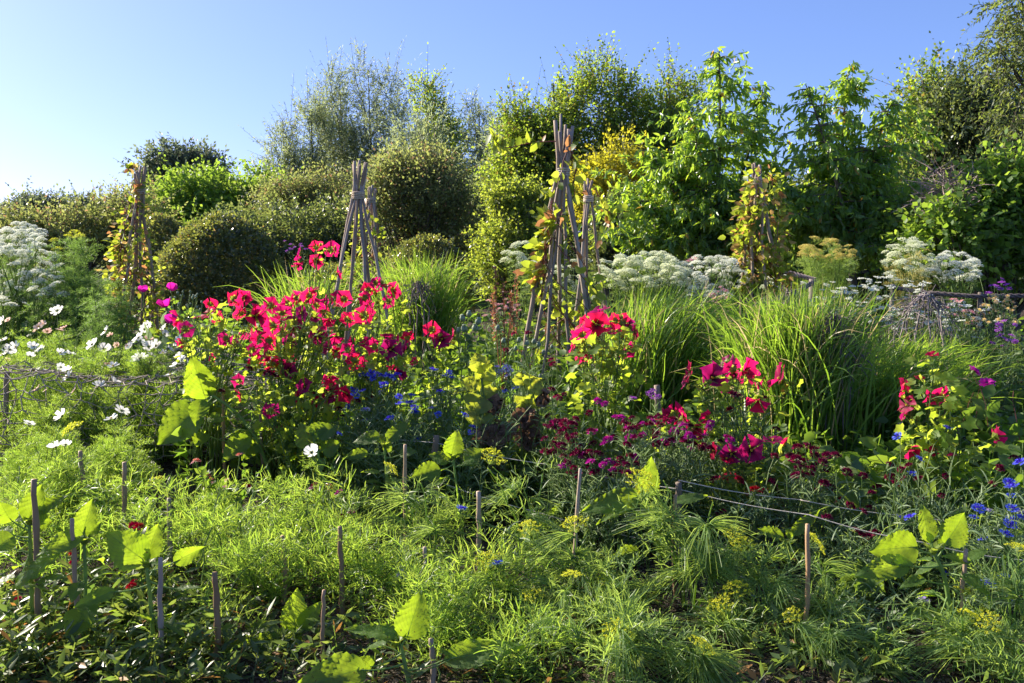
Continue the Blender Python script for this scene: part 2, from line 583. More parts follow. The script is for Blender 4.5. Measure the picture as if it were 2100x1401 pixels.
M['butter'] = petalmat('pale_yellow_petal', (0.80, 0.58, 0.22), (0.84, 0.68, 0.36), (0.86, 0.74, 0.46), 0.4, 1.2, 0.1, 3)
M['crimson'] = petalmat('crimson_petal', (0.15, 0.0, 0.01), (0.42, 0.008, 0.03), (0.55, 0.015, 0.05), 0.45, 1.4, 0.1, 3)
M['salmon'] = petalmat('salmon_petal', (0.75, 0.20, 0.12), (0.8, 0.28, 0.18), (0.85, 0.38, 0.28), 0.4, 1.2, 0.1, 3)
M['pollen'] = leafmat('pollen', (0.65, 0.42, 0.03), (0.8, 0.6, 0.05), (0.8, 0.6, 0.05), (0.8, 0.6, 0.05), 0.2)
M['pod'] = leafmat('poppy_pod', (0.20, 0.27, 0.17), (0.28, 0.34, 0.22), (0.3, 0.4, 0.2), (0.3, 0.4, 0.2), 0.15, 0.6)
M['calyx'] = leafmat('calyx', (0.14, 0.20, 0.03), (0.20, 0.26, 0.05), (0.50, 0.66, 0.05), (0.72, 0.82, 0.12), 0.5)
M['darkhead'] = leafmat('seed_head', (0.05, 0.022, 0.02), (0.12, 0.05, 0.035), (0.1, 0.03, 0.02), (0.2, 0.06, 0.03), 0.25, 0.8)
# ------------------------------------------------------------------ shape templates
def tmpl(mb):
    return (np.concatenate(mb.v), np.concatenate(mb.t) if mb.t else np.zeros((0, 3), int),
            np.concatenate(mb.q) if mb.q else np.zeros((0, 4), int), np.concatenate(mb.u))


T_DIAMOND = tmpl(MB().add([[0, 0, 0], [-.5, .45, .10], [0, 1, -.04], [.5, .45, .10]], [[0, 3, 2], [0, 2, 1]]))
T_OVATE = tmpl(MB().add([[0, 0, 0], [0, .35, 0], [0, .7, -.03], [0, 1, -.16], [-.46, .28, .14], [-.38, .65, .06], [.46, .28, .14], [.38, .65, .06]],
                        [[0, 1, 4], [2, 3, 5], [0, 6, 1], [2, 7, 3]], [[1, 2, 5, 4], [1, 6, 7, 2]],
                        [[0, 0], [0, .35], [0, .7], [0, 1], [-1, .28], [-1, .65], [1, .28], [1, .65]]))


def lobed():
    a = np.radians([-90, -50, -20, 10, 35, 60, 90, 120, 145, 170, 200, 230])
    r = np.array([.12, .42, .50, .38, .52, .40, .62, .40, .52, .38, .50, .42])
    v = [[0, .1, 0.06]] + [[r[i] * math.cos(a[i]), .45 + r[i] * math.sin(a[i]), .08 * math.cos(3 * a[i]) - .15 * r[i] ** 2] for i in range(12)]
    v[0] = [0, .4, .03]
    return tmpl(MB().add(v, [[0, 1 + i, 1 + (i + 1) % 12] for i in range(12)]))


T_LOBED = lobed()


def frond(seed, pairs=9, width=0.012, droop=0.35, subs=3, spread=0.42, up=0.2):
    """A feathery leaf one unit long: rib, pinnae and threads, all narrow ribbons."""
    g = np.random.default_rng(seed)
    mb = MB()
    t = np.linspace(0, 1, 6)
    rib = np.stack([0.05 * np.sin(t * 3 + seed), t, -droop * t ** 2], 1)
    mb.ribbons(rib[None], np.linspace(1.6, .8, 6)[None] * width, np.array([[0, 0, 1.0]]))
    paths = []
    for i in range(pairs):
        s = 0.18 + 0.80 * i / (pairs - 1)
        b = np.array([np.interp(s, t, rib[:, 0]), s, -droop * s * s])
        for sg in (-1, 1):
            L = spread * (1.15 - 0.85 * s) * g.uniform(.75, 1.2) + .06
            d = nrm(np.array([sg * g.uniform(.7, 1.1), g.uniform(.5, .9), g.uniform(-.3, .6) + up]))
            e = b + d * L
            mid = b + d * L * .5 + np.array([0, 0, .08 * L])
            paths.append([b, mid, e + np.array([0, 0, -.15 * L])])
            for k in range(subs):
                q = g.uniform(.25, .9)
                bb = b + (e - b) * q
                dd = nrm(d + g.normal(size=3) * .55 + np.array([0, .35, 0]))
                l2 = L * g.uniform(.3, .6)
                paths.append([bb, bb + dd * l2 * .55 + np.array([0, 0, .05 * l2]), bb + dd * l2])
    mb.ribbons(np.array(paths), np.array([1.0, .9, .4])[None] * width, g.normal(size=(len(paths), 3)))
    return tmpl(mb)


FROND = [frond(i, 8, 0.016, .3 + .12 * (i % 3), 3) for i in range(5)]
FROND_AIRY = [frond(40 + i, 6, 0.021, .35 + .12 * i, 2, .55, .3) for i in range(4)]
FROND_FINE = [frond(20 + i, 9, 0.013, .25 + .1 * i, 4, .4) for i in range(3)]


def thread_tuft(seed, n=34, width=0.014, fall=0.9, fan=.75):
    """Drooping dill leaf: threads that spring from one point and hang."""
    g = np.random.default_rng(seed)
    paths = []
    for i in range(n):
        a = g.uniform(0, 2 * PI)
        o = g.uniform(.1, fan)
        L = g.uniform(.5, 1.0)
        d = np.array([o * math.cos(a), 1.0, o * math.sin(a)])
        d = nrm(d)
        t = np.linspace(0, 1, 5)
        p = d[None] * t[:, None] * L
        p[:, 0] += g.normal() * .12 * t ** 2
        p[:, 2] -= fall * L * t ** 2 * g.uniform(.6, 1.15)
        paths.append(p)
    mb = MB().ribbons(np.array(paths), np.array([1, 1, .9, .7, .4])[None] * width, g.normal(size=(n, 3)))
    return tmpl(mb)


TUFT = [thread_tuft(i, 22 + 3 * i, 0.021, .55 + .2 * i) for i in range(4)]


def petal_grid(R, nu, nv, prof, zfun, notch=0.0, wave=0.0, r0=0.06, phase=0.0):
    """One petal along +x in polar form; returns verts, quads, uv."""
    v, uv = [], []
    for i in range(nu):
        s = i / (nu - 1)
        for j in range(nv):
            t = -1 + 2 * j / (nv - 1)
            r = r0 + (1 - r0) * s * (1 - notch * (1 - abs(t)) * s ** 4 - .12 * t * t * s)
            w = prof(s) * t
            z = zfun(r, t) + wave * math.sin(3.3 * t + phase) * s * s
            v.append([R * r, R * w, R * z])
            uv.append([t, s])
    q = [[i * nv + j, (i + 1) * nv + j, (i + 1) * nv + j + 1, i * nv + j + 1] for i in range(nu - 1) for j in range(nv - 1)]
    return np.array(v), np.array(q), np.array(uv)


def corolla(n, R, prof, zfun, nu=6, nv=5, notch=0.0, wave=0.0, seed=0, jit=0.06, mb=None, tilt=0.05):
    g = np.random.default_rng(seed)
    mb = mb or MB()
    for k in range(n):
        v, q, u = petal_grid(R * g.uniform(1 - jit, 1 + jit), nu, nv, prof, zfun, notch, wave, phase=g.uniform(0, 6))
        a = 2 * PI * k / n + g.normal() * tilt
        b = g.normal() * tilt * 1.5
        x, y, z = v.T
        x2 = x * math.cos(b) - z * math.sin(b)
        z2 = x * math.sin(b) + z * math.cos(b)
        mb.add(np.stack([x2 * math.cos(a) - y * math.sin(a), x2 * math.sin(a) + y * math.cos(a), z2 + 0.0006 * (k % 2)], 1), None, q, u)
    return mb


def blob(mb, c, r, seed=0, n=6, sq=(1, 1, 1)):
    """small rounded body: a lathe of n sides"""
    rows = 4
    v = []
    for i in range(rows + 1):
        a = PI * i / rows
        for j in range(n):
            b = 2 * PI * j / n
            v.append([c[0] + r * sq[0] * math.sin(a) * math.cos(b), c[1] + r * sq[1] * math.sin(a) * math.sin(b), c[2] - r * sq[2] * math.cos(a)])
    q = [[i * n + j, i * n + (j + 1) % n, (i + 1) * n + (j + 1) % n, (i + 1) * n + j] for i in range(rows) for j in range(n)]
    mb.add(v, None, q)
    return mb


def mk_mallow(seed, open_):
    pr = lambda s: .05 + .60 * s ** 1.15
    zf = lambda r, t: open_ * (.55 * r ** .6) - (.10 * max(0, r - .55)) * (1 - open_) + .03 * t * t
    return corolla(5, 1.0, pr, zf, 7, 7, .12, .09, seed, .12, tilt=.11)


ME = {}
for nm_, mt_ in (('bright', 'mallow'), ('dark', 'mallow_shaded')):
    for k_, op_ in enumerate((.55, .75, 1.0, 1.5)):
        ME['mallow', nm_, k_] = mk_mallow(k_ + 3, op_).mesh('flower', M[mt_], smooth=True)
_m = MB()
for k_ in range(5):
    a_ = 2 * PI * k_ / 5
    _m.scatter(T_OVATE, np.array([[0, 0, -.10]]), frames(np.array([[math.cos(a_), math.sin(a_), .55]]), np.array([[0, 0, 1.0]])), np.array([[.62, .60, .5]]))
blob(_m, (0, 0, -.06), .16, n=7)
_m.tubes(np.array([[0, 0, -.15], [0.02, 0.03, -.5], [.06, .05, -.95]]), np.array([.05, .04, .04]), 5)
ME['mallow_calyx'] = _m.mesh('calyx', M['calyx'], smooth=False)
_m = MB()
_m.tubes(np.array([[0, 0, .02], [0, 0, .30]]), np.array([.05, .035]), 6, True)
for k_ in range(7):
    blob(_m, (.07 * math.cos(k_), .07 * math.sin(k_), .26 + .03 * (k_ % 3)), .04, n=5)
ME['stamens'] = _m.mesh('stamens', M['pollen'])
# mallow bud: upright pointed sepals round a closed calyx
_m = MB()
for k_ in range(6):
    a_ = 2 * PI * k_ / 6
    _m.scatter(T_OVATE, np.array([[.12 * math.cos(a_), .12 * math.sin(a_), -.2]]), frames(np.array([[.35 * math.cos(a_), .35 * math.sin(a_), 1]]), np.array([[math.cos(a_), math.sin(a_), 0.0]])), np.array([[.75, 1.25, .4]]))
blob(_m, (0, 0, .05), .28, n=7)
T_BUD = tmpl(_m)
ME['bud'] = _m.mesh('bud', M['calyx'])

_pc = lambda s: .04 + .215 * math.sin(min(1, s * 1.05) * PI * .62) ** .8
for k_ in range(3):
    for nm_, mt_ in (('white', 'cosmos'), ('pink', 'cosmos_pink')):
        ME['cosmos', nm_, k_] = corolla(8, 1.0, _pc, lambda r, t: (.12 + .2 * k_) * r ** 1.5 - .04 * t * t, 6, 5, .10, .03, k_ + 30, .08, tilt=.09).mesh('flower', M[mt_], smooth=True)
_m = MB()
blob(_m, (0, 0, .05), .17, n=9, sq=(1, 1, .6))
for k_ in range(20):
    a_, r_ = k_ * 2.4, .035 * math.sqrt(k_)
    blob(_m, (r_ * math.cos(a_), r_ * math.sin(a_), .15), .03, n=4)
ME['cosmos_eye'] = _m.mesh('flower_centre', M['pollen'])
_m = MB()
for k_ in range(8):
    a_ = 2 * PI * k_ / 8
    _m.scatter(T_DIAMOND, np.array([[0, 0, -.03]]), frames(np.array([[math.cos(a_), math.sin(a_), .1]]), np.array([[0, 0, 1.0]])), np.array([[.12, .4, .1]]))
blob(_m, (0, 0, -.06), .15, n=8, sq=(1, 1, .7))
ME['cosmos_calyx'] = _m.mesh('calyx', M['stem'])


def mk_corn(seed, nout=11, dens=26, dome=.25):
    g = np.random.default_rng(seed)
    mb = MB()
    for k in range(nout):
        a = 2 * PI * k / nout + g.normal() * .12
        el = g.uniform(.15, .6)
        ax = np.array([[math.cos(a) * math.cos(el), math.sin(a) * math.cos(el), math.sin(el)]])
        R = frames(ax, np.array([[0, 0, 1.0]]))
        L = g.uniform(.8, 1.05)
        # trumpet floret: narrow tube that splits into five teeth
        v = [[0, .08, 0], [-.07, .5, .02], [.07, .5, .02]]
        tr, uv = [[0, 2, 1]], [[0, .1], [-.4, .5], [.4, .5]]
        for j in range(4):
            x = -.30 + .2 * j
            v.append([x, 1 - .18 * abs(x), .10 * math.cos(j * 2)])
            uv.append([x, 1])
        for j in range(3):
            x = -.2 + .2 * j
            v.append([x, .74, .0])
            uv.append([x, .75])
        tr += [[1, 7, 3], [1, 8, 7], [7, 8, 4], [1, 2, 8], [8, 9, 5], [2, 9, 8], [2, 6, 9]]
        mb.scatter((np.array(v), np.array(tr), np.zeros((0, 4), int), np.array(uv)), np.zeros((1, 3)), R, np.array([[L, L, L]]))
    for k in range(dens):
        a, r = k * 2.4, .09 * math.sqrt(k)
        d = np.array([[r * math.cos(a), r * math.sin(a), .75]])
        mb.scatter(T_DIAMOND, np.array([[r * .6 * math.cos(a), r * .6 * math.sin(a), .02 + dome * (1 - r)]]), frames(d, g.normal(size=(1, 3))), np.array([[.13, .45, .1]]))
    return mb


for nm_ in ('blue', 'lilac', 'burgundy', 'magenta', 'violet', 'rose', 'crimson'):
    for k_ in range(2):
        big = nm_ in ('burgundy', 'magenta', 'crimson')
        ME['corn', nm_, k_] = mk_corn(k_ + (5 if big else 0), 13 if big else 11, 60 if big else 22, .4 if big else .2).mesh('flower', M[nm_])
_m = MB()
blob(_m, (0, 0, -.22), .26, n=7, sq=(1, 1, 1.3))
ME['corn_calyx'] = _m.mesh('calyx', M['stem'], smooth=True)


def mk_umbel(seed, n=26, flat=.35, per=9, cl=.030):
    """Compound umbel one unit in radius: (rays, florets)."""
    g = np.random.default_rng(seed)
    rays, fl = [], MB()
    pos, ax = [], []
    for k in range(n):
        a, r = k * 2.39996, math.sqrt((k + .5) / n)
        tip = np.array([r * math.cos(a), r * math.sin(a), flat * (1 - r * r) * 1.0 + g.normal() * .03])
        rays.append([[0, 0, -.75], tip * np.array([.6, .6, 1]) + np.array([0, 0, -.32]), tip])
        for j in range(per):
            o = g.normal(size=3) * np.array([.085, .085, .03])
            pos.append(tip + o)
            ax.append(g.normal(size=3) * np.array([1, 1, .5]))
    rb = MB().ribbons(np.array(rays), .018, g.normal(size=(n, 3)))
    pos = np.array(pos)
    # each floret: two crossed tiny petals lying nearly flat
    fl.scatter(T_DIAMOND, pos - np.array([0, 0, 0]), frames(np.array(ax) * np.array([1, 1, .6]), np.tile([[0, -.2, .7]], (len(pos), 1)) + g.normal(size=(len(pos), 3)) * .8), np.array([cl * 2.2, cl * 2.6, cl])[None].repeat(len(pos), 0))
    fl.scatter(T_DIAMOND, pos, frames(np.array(ax)[::-1] * np.array([1, 1, .6]), np.tile([[0, -.2, .7]], (len(pos), 1)) + g.normal(size=(len(pos), 3)) * .8), np.array([cl * 2.0, cl * 2.6, cl])[None].repeat(len(pos), 0))
    return rb, fl


for k_ in range(3):
    rb_, fl_ = mk_umbel(k_ + 50, 30, .35 + .15 * k_, 15, .044)
    ME['umbel_rays', k_] = rb_.mesh('rays', M['stem'])
    ME['umbel_w', k_] = fl_.mesh('flower_head', M['ammi'])
    ME['umbel_gw', k_] = fl_.mesh('flower_head', M['ammi_g'])
    ME['umbel_gold', k_] = fl_.mesh('flower_head', M['umbel_gold'])
    rb_, fl_ = mk_umbel(k_ + 60, 22, .30 + .2 * k_, 10, .044)
    ME['umbel_y', k_] = fl_.mesh('flower_head', M['umbel_y'])
    ME['umbel_y_rays', k_] = rb_.mesh('rays', M['dill'])


def crown(blobs, n, tw, up=.35, out=.7, rnd=.6, m=8, lw=.04, ll=.08, tm=T_DIAMOND, power=2.2, droop=.2, side=.9, zmin=None, mb=None, tb=None, tww=.006, sag=.0, flatten=0.0, lumps=.30):
    """Leafy twigs through the volume of a list of ellipsoids; returns leaves and twig stems."""
    mb = mb or MB()
    tb = tb or MB()
    B = np.array(blobs, float)
    w = (B[:, 3] * B[:, 4] * B[:, 5]) ** (2 / 3)
    idx = rng.choice(len(B), n, p=w / w.sum())
    d = rdir(n)
    r = rng.random(n) ** (1 / power)
    lump = np.zeros(n)                     # uneven outline: bulges and hollows that differ from blob to blob
    for fq in (2.2, 4.1, 7.3):
        k3 = rng.normal(size=(len(B), 3)) * fq
        lump += np.sin(np.einsum('ij,ij->i', d, k3[idx]) + rng.uniform(0, 6, len(B))[idx]) / 2.2
    r = r * (1 + lumps * lump)
    p = B[idx, :3] + d * B[idx, 3:] * r[:, None]
    if zmin is not None:
        k = p[:, 2] > zmin
        p, d, n = p[k], d[k], int(k.sum())
    td = nrm(d * out + np.array([0, 0, up]) + rdir(n) * rnd)
    L = tw * rng.uniform(.6, 1.35, n) * np.where(rng.random(n) < .05 * min(1, lumps / .2), 2.1, 1.0)
    t = np.linspace(0, 1, 4)
    path = p[:, None, :] + td[:, None, :] * (L[:, None] * t[None])[..., None]
    path[:, :, 2] -= sag * (L[:, None] * t[None] ** 2)
    tb.ribbons(path, np.linspace(1, .5, 4)[None] * tww)
    tt = np.linspace(.12, 1.0, m)
    q = p[:, None, :] + td[:, None, :] * (L[:, None] * tt[None])[..., None]
    q[:, :, 2] -= sag * (L[:, None] * tt[None] ** 2)
    sd = nrm(np.cross(td, rdir(n)))
    sgn = np.where(np.arange(m) % 2 == 0, 1.0, -1.0)
    ax = td[:, None, :] * .55 + sd[:, None, :] * (sgn[None, :, None] * side) + rng.normal(size=(n, m, 3)) * .35
    ax[:, -1, :] = td
    ax[:, :, 2] -= droop
    ax = nrm(ax).reshape(-1, 3)
    H = rng.normal(size=(n * m, 3)) * (1 - flatten) + np.array([0, 0, .55 + flatten])
    s = rng.uniform(.65, 1.25, n * m)[:, None] * np.array([[lw, ll, ll * .5]])
    mb.scatter(tm, q.reshape(-1, 3), frames(ax, H), s)
    return mb, tb


def px(v, D):
    return v * D / FPX


def column(x, ytop, ybot, hw, D, n=6, top=.25, fat=.45, wob=.25, dd=.8):
    """Ellipsoids that fill a crown between two photo rows at distance D; widest low down."""
    out = []
    for i in range(n):
        s = (i + .5) / n
        y = ybot + (ytop - ybot) * s
        w = hw * (1 - s ** 1.6 * (1 - top)) * (0.75 + .25 * math.sin(PI * min(1, s * 2 + .3)))
        c = P(x + rng.normal() * hw * wob * .5, y, D + rng.normal() * px(hw, D) * .2)
        r = px(w, D) * rng.uniform(.85, 1.15)
        h = px(abs(ybot - ytop) / n, D) * (1 + fat)
        out.append([*c, r, r * dd, h * .75])
    return out


def limbs(tb, base, top, blobs, r0, frac=(.25, .8), n=5):
    base, top = np.array(base, float), np.array(top, float)
    t = np.linspace(0, 1, 7)
    tr = base[None] + (top - base)[None] * t[:, None]
    tr[:, 0] += np.sin(t * 4) * r0 * 1.2
    tb.tubes(tr, np.linspace(r0, r0 * .18, 7), 7)
    for b in blobs:
        c = np.array(b[:3])
        f = min(.92, max(frac[0], (c[2] - base[2]) / max(.1, top[2] - base[2]) * .75))
        s = base + (top - base) * f
        for _ in range(2):
            e = c + rng.normal(size=3) * np.array(b[3:]) * .55
            mid = s * .5 + e * .5 + np.array([0, 0, -.06 * np.linalg.norm(e - s)])
            u = np.linspace(0, 1, n)[:, None]
            pt = (1 - u) ** 2 * s + 2 * u * (1 - u) * mid + u * u * e
            tb.tubes(pt, np.linspace(r0 * .38, r0 * .08, n), 5)


def tree(name, label, cat, x, D, blobs, leaf, twig_mat='bark', group=None, r0=.08, ytop=None, basez=0.0, **kw):
    base = G(x, D, basez)
    top = P(x, ytop, D) if ytop is not None else np.array([base[0], base[1], max(b[2] for b in blobs)])
    root = thing(name, label, cat, base, group)
    mb, tb = crown(blobs, **kw)
    limbs(tb, base, top, blobs, r0)
    part('trunk', tb, M[twig_mat], root, True)
    part('crown', mb, leaf, root)
    return root
# ------------------------------------------------------------------ the ground
def sheet(name, x0, x1, y0, y1, nx, ny, z, amp, mat, kind='structure'):
    xs, ys = np.linspace(x0, x1, nx), np.linspace(y0, y1, ny)
    X, Y = np.meshgrid(xs, ys, indexing='ij')
    Z = z + amp * (np.sin(X * 3.1 + Y * 1.7) * .4 + np.sin(X * 7.3 - Y * 5.1) * .3 + np.sin(Y * 11.0 + X * 2.0) * .3 + rng.normal(size=X.shape) * .25)
    V = np.stack([X, Y, Z], -1).reshape(-1, 3)
    i, j = np.meshgrid(np.arange(nx - 1), np.arange(ny - 1), indexing='ij')
    a = (i * ny + j).ravel()
    Q = np.stack([a, a + ny, a + ny + 1, a + 1], 1)
    o = bpy.data.objects.new(name, MB().add(V, None, Q).mesh(name, mat, smooth=True))
    COL.objects.link(o)
    o['kind'] = kind
    return o


reseed(1)
sheet('ground', -320, 320, -40, 420, 30, 30, -.06, 0.0, M['turf'])
sheet('soil_bed', -9, 9, -2, 15, 260, 260, 0.0, .018, M['soil'])

# ------------------------------------------------------------------ far and middle trees
def lm(name, a, b, ta, tb_, **k):
    return leafmat(name, a, b, ta, tb_, **k)


L_FAR = lm('far_tree_leaf', (.09, .115, .08), (.15, .175, .12), (.2, .26, .12), (.35, .42, .2), trans=.4)
L_WILLOW = lm('willow_leaf', (.15, .19, .11), (.25, .29, .18), (.42, .52, .20), (.65, .72, .30), trans=.45, rough=.4)
L_SILVER = lm('silver_willow_leaf', (.20, .25, .16), (.30, .35, .23), (.45, .56, .22), (.68, .76, .35), trans=.45, rough=.4)
L_BEECH = lm('beech_leaf', (.07, .13, .03), (.125, .18, .045), (.40, .62, .05), (.70, .78, .08), trans=.5, odd=(.34, .25, .05), odd_share=.06)
L_CHERRY = lm('cherry_leaf', (.09, .18, .06), (.145, .235, .07), (.40, .66, .04), (.70, .84, .07), trans=.5, rough=.3, spec=.6, odd=(.45, .24, .03), odd_share=.012)
L_HAZEL = lm('hazel_leaf', (.075, .145, .035), (.12, .19, .05), (.30, .52, .04), (.56, .72, .08), trans=.48)
L_DARK = lm('dark_shrub_leaf', (.06, .095, .045), (.11, .145, .07), (.22, .32, .06), (.48, .52, .12), trans=.4, rough=.35, spec=.5)
L_BOX = lm('clipped_bush_leaf', (.06, .085, .045), (.11, .13, .06), (.24, .32, .05), (.60, .58, .10), trans=.40, rough=.28, spec=1.0, odd=(.35, .22, .05), odd_share=.05)
L_TAN = lm('tawny_shrub_leaf', (.12, .15, .055), (.20, .21, .085), (.36, .44, .10), (.60, .62, .18), trans=.45, odd=(.32, .19, .09), odd_share=.08)
L_IVY = lm('ivy_leaf', (.07, .125, .035), (.13, .18, .05), (.45, .60, .05), (.78, .82, .10), trans=.48, rough=.35)
L_ASH = lm('ash_leaf', (.06, .09, .045), (.11, .14, .06), (.28, .40, .06), (.5, .55, .10), trans=.42)

reseed(2)
# far tree line at the left edge
for i, (x, yt, hw, lab) in enumerate([(70, 405, 60, 'low grey green tree on the skyline at the far left edge'),
                                      (140, 408, 55, 'low rounded grey green tree just right of the edge tree on the skyline'),
                                      (225, 415, 40, 'small dark tree on the skyline just left of the vine-covered wigwam')]):
    bl = [[*P(x + rng.normal() * hw * .5, yt + 22 + rng.uniform(0, 40), 55 + rng.normal()), px(hw * .5, 55), px(hw * .5, 55), px(24, 55)] for _ in range(6)]
    tree('skyline_tree', lab, 'tree', x, 55, bl, L_FAR, n=1500, tw=.55, m=8, lw=.13, ll=.22, ytop=yt + 10, group='trees on the skyline', r0=.12, tww=.03)
tree('round_tree', 'dark round-headed tree standing above the pale green shrub left of the willows', 'tree', 375, 36,
     [[*P(375, 350, 36), px(70, 36), 1.2, px(45, 36)], [*P(335, 365, 36), px(40, 36), .9, px(40, 36)], [*P(415, 362, 36), px(38, 36), .9, px(38, 36)], [*P(380, 410, 36), px(90, 36), 1.3, px(50, 36)]],
     L_FAR, n=2400, tw=.42, m=8, lw=.10, ll=.17, ytop=320, r0=.1, tww=.02)
reseed(3)
for i, (x, yt, yb, hw, D, n, mat, lab) in enumerate([
        (583, 240, 440, 32, 29, 900, 0, 'slender grey green willow, first and shortest of the willow row'),
        (640, 222, 440, 42, 29, 1300, 0, 'slim willow just right of the shortest willow in the row'),
        (700, 165, 440, 52, 30, 2000, 0, 'broad grey green willow left of the tallest willow spire'),
        (758, 136, 440, 42, 30, 1700, 0, 'tallest willow with a pointed spire against the sky'),
        (868, 262, 470, 72, 25, 2200, 1, 'pale silvery willow bush below the ochre tinged hornbeam'),
        (985, 216, 450, 36, 28, 1100, 0, 'thin see-through willow between the hornbeam and the beeches'),
        (1028, 262, 440, 46, 27, 1200, 0, 'thin willow half covered by the beeches, right of the see-through one'),
        (810, 235, 460, 46, 29, 1400, 0, 'lower willow between the tallest spire and the ochre hornbeam'),
        (1060, 275, 430, 60, 22, 1500, 1, 'pale silvery willow behind the tall central wigwam top')]):
    bl = column(x, yt, yb, hw * 1.32, D, 8, .26, .5, .6)
    tree('willow_tree', lab, 'tree', x, D, bl, (L_WILLOW, L_SILVER)[mat], n=int(n * .66), lumps=.22, tw=.62 * D / 29, up=.62, out=.5, m=11, lw=.030, ll=.15, ytop=yt + 6, group='row of willows', r0=.06, side=.55, tww=.012, rnd=.45)
    # thin leaders that make the broken outline at the top
tree('hornbeam_tree', 'ochre tinged hornbeam with a ragged round top behind the silvery willow', 'tree', 890, 32,
     column(888, 190, 440, 66, 32, 6, .45, .4, .4), L_BEECH, n=1800, tw=.6, m=9, lw=.07, ll=.10, ytop=195, r0=.1, up=.5, tww=.016)
reseed(4)
for (x, yt, yb, hw, lab) in [(1062, 200, 420, 42, 'small open topped beech just left of the tall central wigwam'),
                             (1140, 150, 430, 78, 'wide beech with one long shoot rising behind the tall central wigwam'),
                             (1272, 120, 450, 62, 'tall pointed beech between the central wigwam and the cherries'),
                             (1376, 138, 420, 58, 'beech with a sparse grey top directly left of the taller cherry')]:
    bl = column(x, yt + 25, yb, hw * 1.3, 20, 8, .2, .3, .5)
    tree('beech_tree', lab, 'tree', x, 20, bl, L_BEECH, n=int(36 * hw), lumps=.18, tw=.55, up=.55, out=.6, m=10, lw=.052, ll=.075, ytop=yt + 20, group='beeches behind the wigwams', r0=.07, tww=.009, side=.8, flatten=.4)
tree('beech_hedge', 'yellow green beech shrub filling in below the pointed beech', 'shrub', 1240, 17, [[*P(1215, 400, 17), px(60, 17), .5, px(60, 17)], [*P(1270, 370, 17), px(60, 17), .5, px(70, 17)], [*P(1330, 410, 17), px(60, 17), .5, px(70, 17)], [*P(1385, 430, 17), px(60, 17), .5, px(60, 17)]],
     lm('yellow_beech_leaf', (.12, .14, .02), (.17, .17, .03), (.70, .66, .03), (.85, .78, .06), trans=.5), n=1500, tw=.35, m=9, lw=.05, ll=.075, ytop=330, r0=.05)
reseed(5)


def cherry(label, x, D, leaders, n, r0, fill=()):
    base = G(x, D)
    root = thing('cherry_tree', label, 'tree', base, 'cherry trees')
    mb, tb = MB(), MB()
    fork = P(x, 500, D)
    tb.tubes(np.array([base, base * .5 + fork * .5 + [.03, 0, 0], fork]), np.array([r0, r0 * .85, r0 * .7]), 8)
    pts, dirs = [], []
    for (lx, ly, w, cnt) in leaders:
        top = P(lx, ly, D + rng.normal() * .35)
        u = np.linspace(0, 1, 8)[:, None]
        mid = fork * .5 + top * .5 + np.array([(top - fork)[0] * .18, rng.normal() * .2, .0])
        ld = (1 - u) ** 2 * fork + 2 * u * (1 - u) * mid + u * u * top
        tb.tubes(ld, np.linspace(r0 * .55, .006, 8), 6)
        for q in np.linspace(.45, 1, 14):          # leaves straight on the leader
            c = np.array([np.interp(q, u[:, 0], ld[:, j]) for j in range(3)])
            for _ in range(5):
                a = rng.uniform(0, 2 * PI)
                pts.append(c + rng.normal(size=3) * .03)
                dirs.append(np.array([math.cos(a), math.sin(a), -.5 + rng.normal() * .3]))
        for k in range(cnt):                      # side branches along the leader, long below and short at the tip
            s = rng.uniform(.05, 1.0) ** .8
            b = np.array([np.interp(s, u[:, 0], ld[:, c]) for c in range(3)])
            a = rng.uniform(0, 2 * PI)
            Lb = px(w, D) * (1.05 - .85 * s) * rng.uniform(.5, 1.1)
            dr = nrm(np.array([math.cos(a), math.sin(a) * .9, rng.uniform(.2, .6)]))
            t = np.linspace(0, 1, 6)
            br = b[None] + dr[None] * (t * Lb)[:, None]
            br[:, 2] -= .42 * Lb * t ** 2
            tb.tubes(br, np.linspace(.012, .003, 6), 4)
            m = max(5, int(Lb / .030))
            for q in np.linspace(.12, 1, m):
                c = np.array([np.interp(q, t, br[:, j]) for j in range(3)])
                g = 2 if q < .95 else 4
                for _ in range(g):
                    pts.append(c + rng.normal(size=3) * .015)
                    dirs.append(dr * .5 + rng.normal(size=3) * .42 + np.array([0, 0, -.95]))
    for (cx, cyy, w, h, k) in fill:           # short leafy shoots through the body of the crown
        c = P(cx, cyy, D)
        dd = rdir(k) * (rng.random((k, 1)) ** .45)
        q = c + dd * np.array([px(w, D), px(w, D) * .8, px(h, D)])
        td = nrm(rng.normal(size=(k, 3)) + dd * 1.2 + [0, 0, .5])
        for j in range(9):
            s = .03 + .032 * j
            e = q + td * s
            e[:, 2] -= 1.4 * s * s
            pts.extend(e + rng.normal(size=e.shape) * .012)
            dirs.extend(td * .55 + rng.normal(size=e.shape) * .5 + np.array([0, 0, -.8]))
        t4 = np.linspace(0, 1, 4)
        tb.ribbons(q[:, None] + td[:, None] * (t4[None, :, None] * .28) - np.array([0, 0, 1.4]) * (.28 * t4[None, :, None]) ** 2, .006)
    pts, dirs = np.array(pts), np.array(dirs)
    H = rng.normal(size=(len(pts), 3)) + np.array([0, 0, .5])
    s = rng.uniform(.7, 1.25, len(pts))[:, None] * np.array([[.036, .112, .06]])
    mb.scatter(T_OVATE, pts, frames(dirs, H), s)
    part('trunk', tb, M['bark'], root, True)
    part('crown', mb, L_CHERRY, root)


